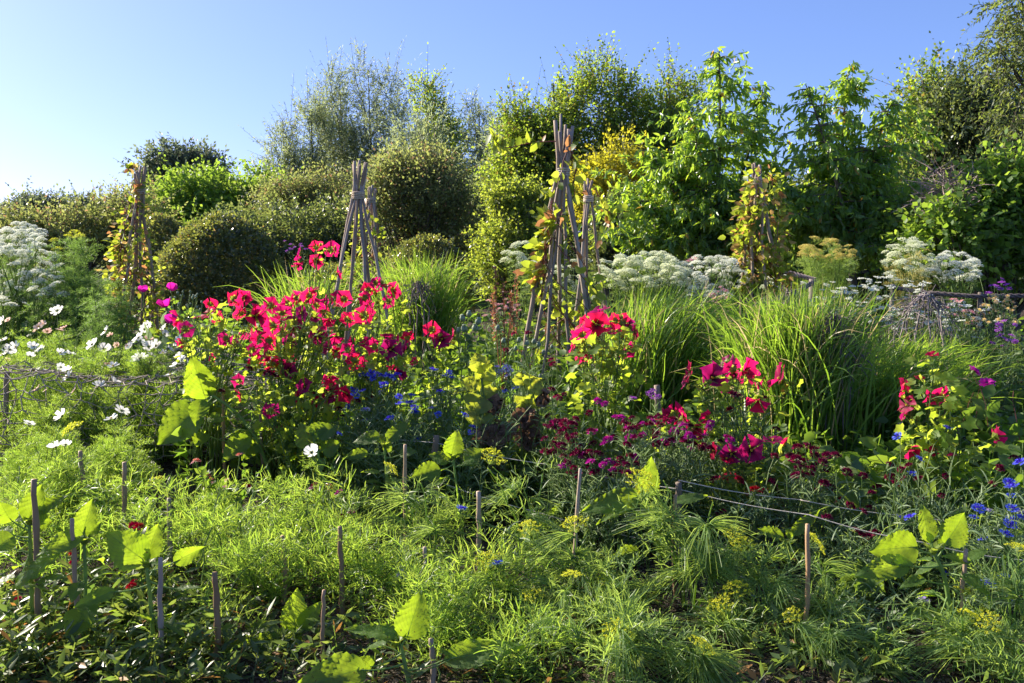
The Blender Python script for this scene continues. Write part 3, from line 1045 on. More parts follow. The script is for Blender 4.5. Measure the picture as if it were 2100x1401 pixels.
cherry('taller cherry with drooping glossy leaves, behind and left of the leafy right-hand wigwam', 1470, 11.5,
       [(1475, 100, 140, 60), (1425, 260, 130, 44), (1330, 300, 130, 44), (1565, 180, 110, 44), (1580, 330, 130, 44), (1290, 400, 120, 40), (1400, 420, 130, 36), (1530, 440, 120, 36), (1330, 500, 110, 36), (1450, 520, 130, 36), (1250, 480, 90, 24), (1560, 520, 110, 30)], 0, .06, [(1475, 200, 70, 80, 36), (1440, 320, 120, 90, 90), (1560, 330, 70, 80, 50), (1340, 400, 120, 80, 90), (1480, 440, 130, 80, 90), (1310, 480, 90, 60, 60), (1400, 500, 120, 50, 60)])
cherry('shorter twin-topped cherry with a few orange leaves, right of the leafy wigwam', 1745, 11.0,
       [(1742, 132, 130, 54), (1652, 172, 110, 50), (1830, 205, 120, 46), (1690, 320, 140, 44), (1800, 320, 140, 44), (1870, 400, 120, 36), (1640, 440, 110, 36), (1750, 430, 130, 36), (1700, 520, 130, 36), (1820, 510, 130, 36), (1610, 380, 90, 30)], 0, .06, [(1745, 240, 60, 90, 36), (1660, 270, 60, 80, 36), (1830, 290, 70, 70, 44), (1740, 370, 130, 80, 90), (1640, 420, 80, 70, 60), (1850, 420, 80, 70, 60), (1740, 480, 150, 60, 80)])
reseed(6)
tree('hornbeam_tree', 'olive hornbeam with an upright feathered top right of the twin-topped cherry', 'tree', 1900, 17,
     column(1895, 160, 460, 95, 17, 7, .3, .4, .4), L_BEECH, n=2100, tw=.45, m=9, lw=.055, ll=.08, ytop=165, r0=.08, up=.5, tww=.009)
tree('dark_tree', 'large dark green tree behind the dead twiggy shrub', 'tree', 1995, 16.5,
     [[*P(1960, 260, 16.5), px(80, 16.5), .9, px(90, 16.5)], [*P(2050, 290, 16.5), px(110, 16.5), 1.0, px(100, 16.5)], [*P(1940, 370, 16.5), px(110, 16.5), .9, px(80, 16.5)], [*P(2080, 400, 16.5), px(120, 16.5), .9, px(90, 16.5)], [*P(2000, 210, 16.5), px(40, 16.5), .5, px(40, 16.5)]],
     L_DARK, n=3400, tw=.42, m=9, lw=.055, ll=.085, ytop=220, r0=.1, tww=.012)
tree('ash_tree', 'open ash with hanging foliage cut off by the top right corner', 'tree', 2160, 12.5,
     [[*P(2090, 20, 12.5), px(50, 12.5), .5, px(50, 12.5)], [*P(2060, 110, 12.5), px(48, 12.5), .4, px(36, 12.5)], [*P(2110, 150, 12.5), px(60, 12.5), .5, px(60, 12.5)], [*P(2100, 230, 12.5), px(48, 12.5), .5, px(50, 12.5)], [*P(2150, 60, 12.5), px(70, 12.5), .6, px(90, 12.5)], [*P(2040, 120, 12.5), px(30, 12.5), .3, px(16, 12.5)]],
     L_ASH, n=650, tw=.34, m=11, lw=.028, ll=.075, up=-.15, out=.6, ytop=-60, r0=.09, tww=.01, sag=.35)
# shrubs
reseed(7)


def shrub(name, label, x, D, spec, leaf, n, tw=.2, m=8, lw=.04, ll=.06, cat='shrub', group=None, **kw):
    bl = [[*P(a, b, D + dz), px(rx, D), px(rx, D) * .8, px(ry, D)] for (a, b, rx, ry, dz) in spec]
    if kw.get('lumps', .3) > .1:               # smaller outgrowths that break the outline
        for b in list(bl):
            for _ in range(5):
                d = nrm(rng.normal(size=3) + [0, 0, .35])
                f = rng.uniform(.25, .5)
                bl.append([*(np.array(b[:3]) + d * np.array(b[3:]) * rng.uniform(.7, 1.0)), b[3] * f, b[4] * f, b[5] * f])
    root = thing(name, label, cat, G(x, D), group)
    kw.setdefault('power', 4.0)
    kw.setdefault('zmin', .03)
    mb, tb = crown(bl, n, tw, m=m, lw=lw, ll=ll, **kw)
    base = G(x, D)
    for b in bl:
        for _ in range(4):
            e = np.array(b[:3]) + rng.normal(size=3) * np.array(b[3:]) * .5
            tb.tubes(np.array([base + rng.normal(size=3) * [.1, .1, 0], base * .45 + e * .55 + rng.normal(size=3) * .05, e]), np.array([.02, .014, .006]), 5)
    part('stems', tb, M['bark'], root, True)
    part('foliage', mb, leaf, root)
    return root


shrub('hedge', 'tall dark mixed hedge closing the garden behind the cherries and beeches', 1400, 23,
      [(1000 + 95 * k, 480 + 12 * (k % 3), 85, 95 + 14 * (k % 2), 0) for k in range(13)], L_DARK, 5600, .4, 8, .07, .11, cat='hedge')
shrub('hazel_shrub', 'large pale green shrub in front of the dark round-headed tree', 430, 26,
      [(380, 430, 70, 62, 0), (440, 420, 90, 60, 0), (520, 420, 70, 65, .5), (550, 440, 50, 70, 1), (420, 480, 110, 60, -.5)], L_HAZEL, 2600, .4, 9, .085, .12, power=2.6)
shrub('hedge', 'low brown tinged hedge beyond the white umbels at the far left', 150, 20,
      [(60, 495, 80, 50, 0), (150, 490, 90, 52, 0), (235, 470, 70, 60, .5), (290, 450, 50, 70, 1)], L_TAN, 2600, .3, 8, .05, .08, cat='hedge')
shrub('hedge', 'long dark hedge behind the clipped domes and below the willows', 700, 19,
      [(480, 520, 100, 60, 0), (580, 500, 100, 70, 0), (680, 500, 90, 72, 0), (760, 520, 80, 60, 0), (960, 510, 90, 60, 0), (1040, 500, 60, 60, 0)], L_DARK, 5200, .3, 8, .05, .08, cat='hedge')
shrub('tawny_shrub', 'rusty bronze bush below the willows and left of the twin wigwams', 640, 21,
      [(620, 440, 70, 50, 0), (680, 420, 60, 50, 0), (560, 450, 50, 45, 0)], L_TAN, 1500, .4, 9, .04, .08, up=.7)
shrub('tawny_shrub', 'tall tawny bush with upright shoots behind the small bare wigwam', 850, 17,
      [(800, 440, 70, 80, 0), (870, 430, 85, 85, 0), (930, 470, 60, 70, 0), (830, 380, 50, 40, 0), (880, 380, 45, 40, .2)], L_TAN, 3000, .42, 9, .04, .07, up=.9)
shrub('ivy_bush', 'upright bright green bush just left of the tall central wigwam', 1070, 13,
      [(1065, 440, 70, 50, 0), (1070, 500, 86, 70, 0), (1060, 560, 80, 70, 0), (1110, 520, 50, 90, .2), (1040, 410, 40, 30, 0)], L_IVY, 4200, .16, 7, .036, .045, rnd=.9)
shrub('clipped_cone', 'dark clipped conical bush right of the small leaning wigwam', 1258, 13.5,
      [(1255, 450, 32, 50, 0), (1258, 520, 42, 70, 0), (1240, 480, 30, 60, 0)], L_DARK, 2200, .1, 7, .03, .04)
shrub('light_shrub', 'yellow green undergrowth shrub beneath the taller cherry', 1370, 14,
      [(1340, 540, 70, 100, 0), (1420, 540, 70, 100, 0), (1500, 540, 70, 100, 0), (1620, 540, 80, 100, 0), (1720, 540, 80, 100, 0), (1820, 540, 80, 100, 0), (1900, 550, 80, 100, 0)], L_IVY, 5600, .25, 8, .05, .07)
shrub('hazel_shrub', 'broad bright green hazel at the right edge in front of the dark tree', 2040, 9.8,
      [(2055, 400, 60, 60, 0), (2080, 450, 90, 80, 0), (2010, 470, 60, 70, 0), (1985, 520, 90, 60, 0), (2090, 550, 80, 60, 0), (1900, 520, 70, 70, .3), (1870, 470, 50, 50, .5), (1945, 500, 70, 62, -.35), (1990, 430, 40, 50, -.2)], L_HAZEL, 2700, .24, 8, .062, .078, flatten=.4)
# the dead bush among the hazels
reseed(8)
mb = MB()
c0 = P(1942, 400, 9.6)
b0 = G(1942, 9.6)
for k in range(5):
    e = c0 + rng.normal(size=3) * [.15, .12, .1]
    mb.tubes(np.array([b0 + rng.normal(size=3) * [.08, .08, 0], b0 * .4 + e * .6, e]), np.array([.02, .014, .006]), 5)
d = rdir(900)
p = c0 + d * np.array([.27, .24, .30]) * (rng.random((900, 1)) ** .5) * (1 + .35 * np.sin(d[:, :1] * 5 + 1) * np.cos(d[:, 2:] * 4))
p[:, 2] -= .25 * rng.random(900) ** 2 * (p[:, 2] > c0[2] - .2)
t = np.linspace(0, 1, 4)
dr = nrm(rdir(900) + d * .6 + [0, 0, -.25])
pt = p[:, None] + dr[:, None] * (rng.uniform(.06, .30, (900, 1)) * t[None])[..., None]
pt += rng.normal(size=pt.shape) * .012
mb.ribbons(pt, .007)
solo('dead_shrub', mb, M['twig'], 'dead grey brown twiggy shrub among the bright hazels at the right', 'shrub', b0)
# clipped domes
reseed(9)
for (x, y, rx, ry, D, n, lab) in [(458, 640, 134, 192, 12.0, 15000, 'big clipped dark green dome bush with a sunlit rim'),
                                  (345, 630, 92, 186, 13.2, 9000, 'clipped dome bush half hidden behind the bigger dome and the leafy wigwam'),
                                  (880, 600, 88, 112, 14.0, 6500, 'low clipped dome bush between the two clumps of tall grass'),
                                  (705, 610, 90, 66, 15.0, 4000, 'flat clipped bush behind the bare wigwam poles')]:
    shrub('dome_bush', lab, x, D, [(x, y, rx, ry, 0)], L_BOX, n, .055, 5, .030, .040, 'clipped bush', 'clipped dome bushes', power=9, out=.9, up=.2, rnd=.7, tww=.003, lumps=.045)
# ------------------------------------------------------------------ wigwams of hazel poles and the vines on them
def wigwam(label, xt, yt, yb, D, bind_y, poles, spread, r=.017, group='hazel pole wigwams'):
    """poles: list of (foot angle, top dx px, top dy px); the poles cross at the binding."""
    foot = G(xt, D)
    root = thing('wigwam', label, 'plant support', foot, group)
    cross = P(xt, bind_y, D)
    for (a, dx, dy) in poles:
        f = foot + np.array([math.cos(a) * spread, math.sin(a) * spread * .8, -.05])
        top = P(xt + dx, yt + dy, D) + np.array([0, -math.sin(a) * .06, 0])
        c = cross + np.array([math.cos(a) * r * 1.6, math.sin(a) * r * 1.6, 0]) * 1.2
        t = np.linspace(0, 1, 9)
        lo = f[None] + (c - f)[None] * (t[:, None])
        bow = rng.normal(size=3) * .035
        lo += np.sin(t * PI)[:, None] * bow + rng.normal(size=lo.shape) * .007
        hi = c[None] + (top - c)[None] * np.linspace(.3, 1, 3)[:, None]
        pt = np.concatenate([lo, hi])
        R = np.linspace(r * 1.1, r * .85, len(pt)) * rng.uniform(.75, 1.15) * (1 + rng.normal(size=len(pt)) * .05)
        part('pole', MB().tubes(pt, R, 9, True), M['pole'], root, True)
    mb = MB()
    th = np.linspace(0, 2 * PI, 17)
    for k in range(4):
        rr = r * 3.1
        pt = cross[None] + np.stack([np.cos(th) * rr, np.sin(th) * rr, np.full(17, (k - 1.5) * .012) + np.sin(th + k) * .004], 1)
        mb.tubes(pt, .006, 5)
    part('binding', mb, M['jute'], root, True)
    return root


def vine(label, xt, D, y0, y1, wtop, wbot, n, mats, lsz=.055, group='climbers on the wigwams', shoots=()):
    """Twining plant on a wigwam: stems that wind round the poles, and paired leaves."""
    base = G(xt, D)
    root = thing('climbing_vine', label, 'climbing plant', base, group)
    zt, zb = P(xt, y0, D)[2], max(.02, P(xt, y1, D)[2])
    sb = MB()
    q, ax = [], []
    for k in range(9):
        a0, tu = rng.uniform(0, 2 * PI), rng.uniform(.6, 1.6) * rng.choice([-1, 1])
        h = rng.uniform(.55, 1.0) if k > 2 else 1.0
        t = np.linspace(0, h, 30)
        rad = px(wbot, D) * (1 - t) + px(wtop, D) * t
        ang = a0 + tu * 2 * PI * t
        pt = base[None] + np.stack([np.cos(ang) * rad, np.sin(ang) * rad * .8, zb + (zt - zb) * t], 1)
        pt += rng.normal(size=pt.shape) * .008
        sb.tubes(pt, .0035, 4)
        for _ in range(n // 9):
            s = rng.random() ** .85 * h
            c = np.array([np.interp(s, t, pt[:, j]) for j in range(3)])
            o = nrm(c - base - [0, 0, c[2] - base[2]]) + rng.normal(size=3) * .7
            q.append(c + o * rng.uniform(.0, .05))
            ax.append(o + np.array([0, 0, rng.uniform(-.9, .5)]))
    for pts in shoots:
        w = np.array([P(*p) for p in pts])
        t = np.linspace(0, 1, 16)
        cp = np.stack([np.interp(t, np.linspace(0, 1, len(w)), w[:, j]) for j in range(3)], 1)
        cp[1:-1] = (cp[:-2] + 2 * cp[1:-1] + cp[2:]) / 4
        sb.tubes(cp, np.linspace(.004, .002, 16), 4)
        for i in range(2, 16):
            for sg in (-1, 1):
                if rng.random() < .7:
                    q.append(cp[i])
                    ax.append(np.array([sg * .3, rng.normal() * .4, .9 if rng.random() < .6 else -.5]))
    q, ax = np.array(q), np.array(ax)
    k = rng.random(len(q)) < (1.0 if mats[1] is None else .82)
    s = rng.uniform(.6, 1.3, len(q))[:, None] * np.array([[lsz * .68, lsz, lsz * .5]])
    H = rng.normal(size=(len(q), 3)) + np.array([0, -.5, .4])
    part('stems', sb, M['red_stem'], root, True)
    part('foliage', MB().scatter(T_OVATE, q[k], frames(ax[k], H[k]), s[k]), M[mats[0]], root)
    if mats[1] is not None:
        part('dry_leaves', MB().scatter(T_OVATE, q[~k], frames(ax[~k], H[~k]), s[~k]), M[mats[1]], root)


reseed(11)
R_ = np.radians
wigwam('bare hazel wigwam with a rope tie behind the crimson mallow', 735, 328, 0, 6.4, 401, [(R_(190), -8, 2), (R_(230), 0, 0), (R_(265), -14, 8), (R_(300), 12, 4), (R_(345), 16, 18), (R_(80), 20, 8), (R_(130), 6, 12)], .36, .0145)
wigwam('smaller hazel wigwam with a sparse vine just behind the bare one', 762, 380, 0, 9.5, 412, [(R_(190), -6, 4), (R_(250), 0, 0), (R_(320), 6, 6), (R_(20), 10, 10), (R_(110), -2, 4)], .36, .0145)
wigwam('tallest hazel wigwam with a twine tie rising behind the central mallow', 1155, 232, 0, 6.2, 353, [(R_(200), -16, 14), (R_(235), -4, 0), (R_(270), 6, 22), (R_(320), 12, 32), (R_(355), 20, 26), (R_(90), -8, 40), (R_(150), 16, 38)], .36, .0148)
wigwam('small leaning hazel wigwam just right of the tallest one', 1207, 366, 0, 7.6, 408, [(R_(200), -8, 6), (R_(250), 0, 0), (R_(320), 2, 10), (R_(0), -3, 14), (R_(110), 6, 6)], .30, .0135)
wigwam('narrow wigwam of dark poles in front of the big clipped dome', 287, 340, 0, 7.4, 392, [(R_(190), -12, 16), (R_(240), -4, 0), (R_(300), 4, 6), (R_(350), 10, 2), (R_(100), 0, 12)], .26, .014)
wigwam('wigwam almost hidden by leaves in front of the cherries', 1551, 334, 0, 7.0, 372, [(R_(200), -6, 2), (R_(250), 0, 0), (R_(300), 5, 6), (R_(350), 8, 4), (R_(100), -2, 22)], .24, .014)
vine('green and rust leaved vine on the dark narrow wigwam', 287, 7.35, 372, 690, 13, 40, 820, ('vine_leaf', 'vine_tan'), .055, shoots=[[(280, 350, 7.3), (268, 345, 7.3), (262, 347, 7.3)]])
vine('sparse vine on the smaller wigwam behind the bare one', 762, 9.4, 420, 600, 10, 42, 200, ('vine_leaf', None), .07)
vine('vine with a rusty side shoot on the tallest wigwam', 1155, 6.15, 300, 760, 14, 74, 430, ('vine_leaf', None), .075,
     shoots=[[(1140, 290, 6.1), (1090, 292, 6.05), (1040, 305, 6.0), (1020, 295, 6.0), (1008, 275, 6.0)], [(1220, 385, 6.6), (1240, 430, 6.6), (1260, 440, 6.6), (1290, 432, 6.6)], [(1258, 440, 6.6), (1245, 470, 6.6), (1230, 500, 6.6)]])
vine('dense yellowing vine that clothes the wigwam before the cherries', 1551, 6.95, 355, 690, 22, 56, 1700, ('vine_leaf', 'vine_tan'), .06)

# ------------------------------------------------------------------ tall grasses
def grass_tuft(label, x, D, ytop, hw, n, lean=(0, 0), group='clumps of tall grass', w=.0095):
    base = G(x, D)
    h = P(x, ytop, D)[2]
    root = thing('grass_clump', label, 'ornamental grass', base, group)
    n = int(n * 1.7)
    a = rng.uniform(0, 2 * PI, n)
    o = rng.random(n) ** .55
    L = h * rng.uniform(.45, 1.12, n) ** .8
    reach = px(hw, D) * o * rng.uniform(.5, 1.35, n)
    t = np.linspace(0, 1, 9)
    bx = np.stack([rng.normal(size=n) * .13, rng.normal(size=n) * .13, 0 * a], 1)
    kink = rng.normal(size=(n, 2)) * .05
    dx, dy = np.cos(a) * reach + lean[0] + kink[:, 0], np.sin(a) * reach * .8 + lean[1] + kink[:, 1]
    pt = np.zeros((n, 9, 3))
    pw = rng.uniform(1.3, 2.4, (n, 1))
    pt[:, :, 0] = base[0] + bx[:, :1] + dx[:, None] * t[None] ** pw
    pt[:, :, 1] = base[1] + bx[:, 1:2] + dy[:, None] * t[None] ** pw
    nod = (.05 + .55 * o ** 2) * rng.uniform(.2, 1.7, n)
    pt[:, :, 2] = L[:, None] * ((1 + .9 * nod[:, None]) * t[None] - 1.15 * nod[:, None] * t[None] ** 2.6)
    pt[:, 1:, :2] += np.cumsum(rng.normal(size=(n, 8, 2)) * .004, axis=1)
    W = np.array([.8, 1, 1, 1, 1, .85, .7, .45, .08])[None] * w * rng.uniform(.5, 1.3, (n, 1))
    part('blades', MB().ribbons(pt, W, np.stack([np.cos(a + 1.2 + rng.normal(size=n) * .6), np.sin(a + 1.2 + rng.normal(size=n) * .6), 0.4 * rng.normal(size=n)], 1)), M['grass'], root)
    return root


reseed(12)
grass_tuft('fresh green grass clump behind the top flowers of the crimson mallow', 640, 7.6, 545, 110, 620)
grass_tuft('dark green grass clump in front of the low clipped dome', 865, 8.0, 520, 115, 900)
grass_tuft('grass clump leaning right behind the central mallow', 1320, 5.6, 590, 130, 1100, (.18, 0))
grass_tuft('largest grass clump, bright tipped, behind the right-hand mallows', 1620, 4.9, 592, 150, 1500)
grass_tuft('arching grass clump to the right of the largest one, dark at its foot', 1800, 5.1, 690, 150, 800, (.15, 0))
grass_tuft('shadowed grass clump below the willow dome at the right', 1920, 5.9, 685, 100, 500)

# ------------------------------------------------------------------ woven willow domes, fence and net
def willow_dome(label, x, D, ytop, w, h, group='woven willow domes', n=12):
    top = P(x, ytop, D)
    r = px(w, D)
    base = np.array([top[0], D, 0.0])
    mb = MB()
    t = np.linspace(0, 1, 12)
    for k in range(n):
        a = 2 * PI * k / n + rng.normal() * .15
        f = rng.uniform(.85, 1.15)
        q = np.stack([np.cos(a) * r * f * np.sin(t * PI / 2) ** .9, np.sin(a) * r * f * np.sin(t * PI / 2) ** .9, top[2] - (top[2] - .05) * (1 - np.cos(t * PI / 2)) ** (1.25 if h > 60 else 1.0) * (1 if h > 60 else .9)], 1) + np.array([top[0], D, 0])
        mb.tubes(q + rng.normal(size=q.shape) * .012, np.linspace(.006, .004, 12), 5)
    nt = 12 * n
    a, s = rng.uniform(0, 2 * PI, nt), rng.random(nt) ** .8
    c = np.stack([top[0] + np.cos(a) * r * np.sin(s * 1.57), D + np.sin(a) * r * np.sin(s * 1.57), top[2] - px(h, D) * (1 - np.cos(s * 1.57))], 1)
    o = np.stack([np.cos(a), np.sin(a), -1.2 * s], 1) * .4 + rng.normal(size=(nt, 3)) * .5
    tt = np.linspace(0, 1, 4)[None, :, None]
    mb.tubes(c[:, None] + o[:, None] * tt * .09 + rng.normal(size=(nt, 4, 3)) * .006, .0024, 4)
    solo('willow_dome', mb, M['twig'], label, 'plant support', base, group, True)


reseed(13)
willow_dome('dried willow dome at the top of the largest grass clump, by the hurdle post', 1618, 5.6, 600, 38, 40)
willow_dome('drooping dark willow dome sunk in the front of the largest grass clump', 1712, 4.75, 652, 46, 90)
willow_dome('open willow dome standing clear in the pale flowers under the willow rail', 1895, 5.7, 608, 58, 70)
willow_dome('small dark willow dome in the grass below the low clipped bush', 858, 6.6, 582, 26, 30, n=6)

reseed(14)
mb = MB()
hp = [(1390, 560, 8.2), (1455, 533, 8.2), (1560, 540, 8.0), (1665, 574, 7.6)]
F = thing('willow_fence', 'low woven willow fence with a rounded post among the white umbels', 'fence', G(1665, 7.6), None)
for (x, y, D) in [(1665, 572, 7.6), (1452, 533, 8.2)]:
    tp = P(x, y, D)
    part('post', MB().tubes(np.array([[tp[0], D, 0], [tp[0] + .01, D, tp[2] * .5], tp]), .026, 8, True), M['stake'], F, True)
for seg in ([(1385, 565, 8.2), (1452, 540, 8.2), (1560, 538, 7.9)], [(1580, 548, 7.8), (1625, 562, 7.7), (1672, 574, 7.6)], [(1668, 578, 7.6), (1640, 596, 7.0), (1615, 615, 6.6)]):
    w = np.array([P(*p) for p in seg])
    mb = MB()
    t = np.linspace(0, 1, 14)
    c = np.stack([np.interp(t, np.linspace(0, 1, 3), w[:, j]) for j in range(3)], 1)
    for k in range(4):
        ph = k * PI / 2
        mb.tubes(c + np.stack([0 * t, np.cos(t * 18 + ph) * .018, np.sin(t * 18 + ph) * .018], 1), .009, 6)
    part('rail', mb, M['twig'], F, True)
F = thing('willow_fence', 'long drooping willow rail at the right edge above the pale yellow flowers', 'fence', G(1900, 7.0), None)
for (x, y, D) in [(1830, 590, 7.2), (2010, 607, 6.9), (2120, 606, 6.8)]:
    tp = P(x, y, D)
    part('post', MB().tubes(np.array([[tp[0], D, 0], [tp[0] + .01, D, tp[2] * .5], tp + [0, 0, .03]]), .018, 8, True), M['stake'], F, True)
w = np.array([P(*p) for p in [(1825, 588, 7.2), (1890, 600, 7.1), (2000, 608, 6.9), (2120, 607, 6.8)]])
mb = MB()
t = np.linspace(0, 1, 24)
c = np.stack([np.interp(t, np.linspace(0, 1, 4), w[:, j]) for j in range(3)], 1)
for k in range(4):
    ph = k * PI / 2
    mb.tubes(c + np.stack([0 * t, np.cos(t * 40 + ph) * .016, np.sin(t * 40 + ph) * .016], 1), .008, 6)
part('rail', mb, M['twig'], F, True)


def stakes(name, mat, rows, cat, r, group, knots=False):
    for (x, y, xb, D, lab) in rows:
        tp = P(x, y, D)
        b = G(xb, D)
        b[2] = -.04
        if tp[2] < .05:
            tp[2] = .05
        t = np.linspace(0, 1, 13)[:, None]
        pt = b + (tp - b) * t
        pt[1:-1, :2] += rng.normal(size=(11, 2)) * r * .16
        pt[:, 0] += np.sin(t[:, 0] * PI) * rng.normal() * .006
        R = np.full(13, r) * rng.uniform(.75, 1.2) * np.linspace(1.1, .92, 13) * (1 + rng.normal(size=13) * .03)
        if knots:
            R[[3, 6, 9]] *= 1.22
        solo(name, MB().tubes(pt, R, 10, True), M[mat], lab, cat, G(xb, D), group, True)


reseed(15)
stakes('bamboo_cane', 'bamboo', [
    (70, 983, 78, 2.72, 'bamboo cane through the leaves of the leftmost sunflower'),
    (148, 1064, 166, 2.62, 'dark reddish cane leaning beside the slim second sunflower'),
    (165, 925, 173, 3.7, 'thin cane among feathery foliage behind the leftmost sunflower'),
    (255, 948, 253, 3.35, 'tall thin cane above the heart of the third sunflower'),
    (347, 1022, 352, 3.2, 'short grey cane in the feathery foliage right of the third sunflower'),
    (329, 1144, 330, 2.55, 'stout grey cane close against the third sunflower stem'),
    (440, 1174, 442, 2.58, 'lone bamboo cane standing free in the low front plants'),
    (665, 1210, 663, 2.6, 'cane just right of the bushy low sunflower in front'),
    (884, 1310, 884, 2.45, 'short cane at the bottom edge between the big foremost sunflower leaves'),
    (697, 1080, 702, 2.95, 'grey cane in feathery foliage below the white cosmos by the sunflower'),
    (579, 1099, 580, 3.05, 'thin grey cane sunk in the feathery foliage mass'),
    (831, 912, 834, 3.5, 'pale cane right beside the sunflower in front of the blue cornflowers'),
    (981, 1008, 982, 3.2, 'cane behind the drooping dill left of the withered leaves'),
    (871, 1122, 871, 3.0, 'short round topped cane amid feathery foliage in the centre'),
    (1190, 961, 1164, 3.0, 'pale cane leaning left of the sunflower below the burgundy flowers'),
    (1385, 1015, 1388, 3.1, 'broad split cane behind the stem of the sunflower wound with dill'),
    (1656, 1075, 1648, 2.72, 'cane beside the small sunflower near the low yellow umbel'),
    (1981, 1126, 1978, 2.66, 'cane right of the big open sunflower at the lower right'),
    (457, 805, 463, 4.5, 'thin grey cane beside the tall bent sunflower stem'),
    (534, 848, 546, 4.5, 'leaning pale cane between bent sunflower and peeling stake')], 'bamboo cane', .0085, 'canes that stake the sunflowers', True)
stakes('wooden_stake', 'stake', [
    (15, 765, 11, 5.1, 'tall rough stake holding the net at the left edge'),
    (195, 820, 189, 4.9, 'short rough stake where the net gathers below the white cosmos'),
    (567, 862, 556, 4.8, 'peeling brown stake under the low crimson mallow'),
    (895, 894, 892, 3.9, 'thick sawn stake with twine round its top, behind the sunflowers'),
    (1391, 990, 1391, 3.3, 'thick stake behind the split cane, carrying the twine'),
    (1688, 835, 1683, 5.0, 'pale stake at the foot of the largest grass clump, behind the packed burgundy flowers'),
    (1617, 848, 1615, 5.0, 'thin pale stake just left of the stake at the foot of the largest grass clump'),
    (1347, 790, 1347, 4.9, 'pale stake end behind the purple flower head'),
    (1846, 862, 1848, 4.5, 'thin stake under the crimson flowers at the right')], 'stake', .017, 'stakes of the flower bed')


def twine(label, pts, mat='twine', r=.0022, sag=.01):
    w = np.array([P(*p) for p in pts])
    out = []
    for a, b in zip(w[:-1], w[1:]):
        t = np.linspace(0, 1, 10)[:, None]
        s = a + (b - a) * t
        s[:, 2] -= sag * np.sin(t[:, 0] * PI)
        out.append(s)
    solo('twine', MB().tubes(np.concatenate(out), r, 5), M[mat], label, 'twine', w[0], 'twine strung round the flower bed', True)


twine('top twine line running from the sawn stake past the burgundy flowers to the right edge', [(690, 882, 4.3), (893, 908, 3.9), (1140, 955, 3.6), (1391, 1003, 3.3), (1660, 1056, 3.05), (1890, 1112, 2.85), (2110, 1150, 2.75)])
twine('second twine line slanting below the top one between sawn stake and big sunflower', [(893, 985, 3.9), (1100, 1050, 3.5), (1388, 1120, 3.25), (1640, 1230, 2.95), (1950, 1345, 2.7)])
twine('lowest twine line crossing the dark gap beneath the burgundy flowers', [(893, 1095, 3.88), (1130, 1170, 3.45), (1388, 1235, 3.2), (1700, 1370, 2.8)])
twine('upper rear twine line through the burgundy flowers towards the cornflowers', [(1391, 985, 3.35), (1640, 1025, 3.3), (1900, 1062, 3.2), (2110, 1085, 3.1)])

# the jute net over the cosmos: a sheet from stake to stake that hangs down in front
reseed(16)
mb = MB()
nu, nv = 30, 26
g = np.zeros((nu, nv, 3))
for i in range(nu):
    for j in range(nv):
        u, v = i / (nu - 1), j / (nv - 1)
        x0 = G(-60 + 620 * u, 4.85)[0]
        if v > .28:                                    # flat part, leading away
            k = (v - .28) / .72
            z = .56 + .03 * math.sin(u * 9 + k * 5) - .05 * math.sin(k * PI) - .16 * max(0, u - .45)
            yy = 4.85 + 1.35 * k
        else:                                          # front curtain
            k = v / .28
            z = .10 + (.46 - .16 * max(0, u - .45)) * k
            yy = 4.85 - .05 * math.sin(k * PI)
        pin = math.exp(-((u - .42) / .09) ** 2) * .10
        g[i, j] = [x0 + .03 * rng.normal() - .12 * (u - .42) * math.exp(-((u - .42) / .15) ** 2), yy + .02 * rng.normal(), z + .012 * rng.normal() - pin * (v < .3)]
for i in range(nu - 1):
    for j in range(nv - 1):
        a, b, c = g[i, j], g[i + 1, j], g[i, j + 1]
        for e in ((b, c) if (i + j) % 2 else (b, c)):
            m_ = (a + e) / 2 + np.array([0, 0, -.006])
            mb.tubes(np.array([a, m_, e]), .0034, 4)
solo('jute_net', mb, M['jute'], 'knotted jute net spread over the white cosmos bed', 'net', G(200, 4.85), None, True)
# ------------------------------------------------------------------ stems
def bez(a, b, k=8, rise=.35, w=.0):
    """Stem from a that leaves upright and bends over to b."""
    a, b = np.asarray(a, float), np.asarray(b, float)
    m = a + np.array([(b - a)[0] * .25, (b - a)[1] * .25, (b - a)[2] * (.5 + rise)])
    u = np.linspace(0, 1, k)[:, None]
    p = (1 - u) ** 2 * a + 2 * u * (1 - u) * m + u * u * b
    p[1:-1] += rng.normal(size=(k - 2, 3)) * w
    return p


def at(path, s):
    t = np.linspace(0, 1, len(path))
    return np.array([np.interp(s, t, path[:, j]) for j in range(3)])


TO_SUN = np.array([SUN_V.x, SUN_V.y, SUN_V.z])
TO_CAM = np.array([0, -1.0, .1])


# ------------------------------------------------------------------ feathery plants
def feather_mb(base, tips, n, L, mb=None, tms=None, spread=.6, z0=.12, up=.35):
    """Fronds along the stems that run from base to each tip."""
    mb = mb or MB()
    tms = tms or FROND
    for p in tips:
        s = rng.uniform(z0, .97, n)
        q = np.stack([at(p, v) for v in s])
        a = rng.uniform(0, 2 * PI, n)
        ax = np.stack([np.cos(a), np.sin(a), np.full(n, up) + rng.normal(size=n) * .3], 1)
        k = rng.integers(0, len(tms), n)
        sc = L * rng.uniform(.6, 1.2, n) * (1.15 - .45 * s)
        for i in range(len(tms)):
            m = k == i
            mb.scatter(tms[i], q[m], frames(ax[m], np.tile([[0, 0, 1.0]], (m.sum(), 1)) + rng.normal(size=(m.sum(), 3)) * .4), sc[m])
    return mb


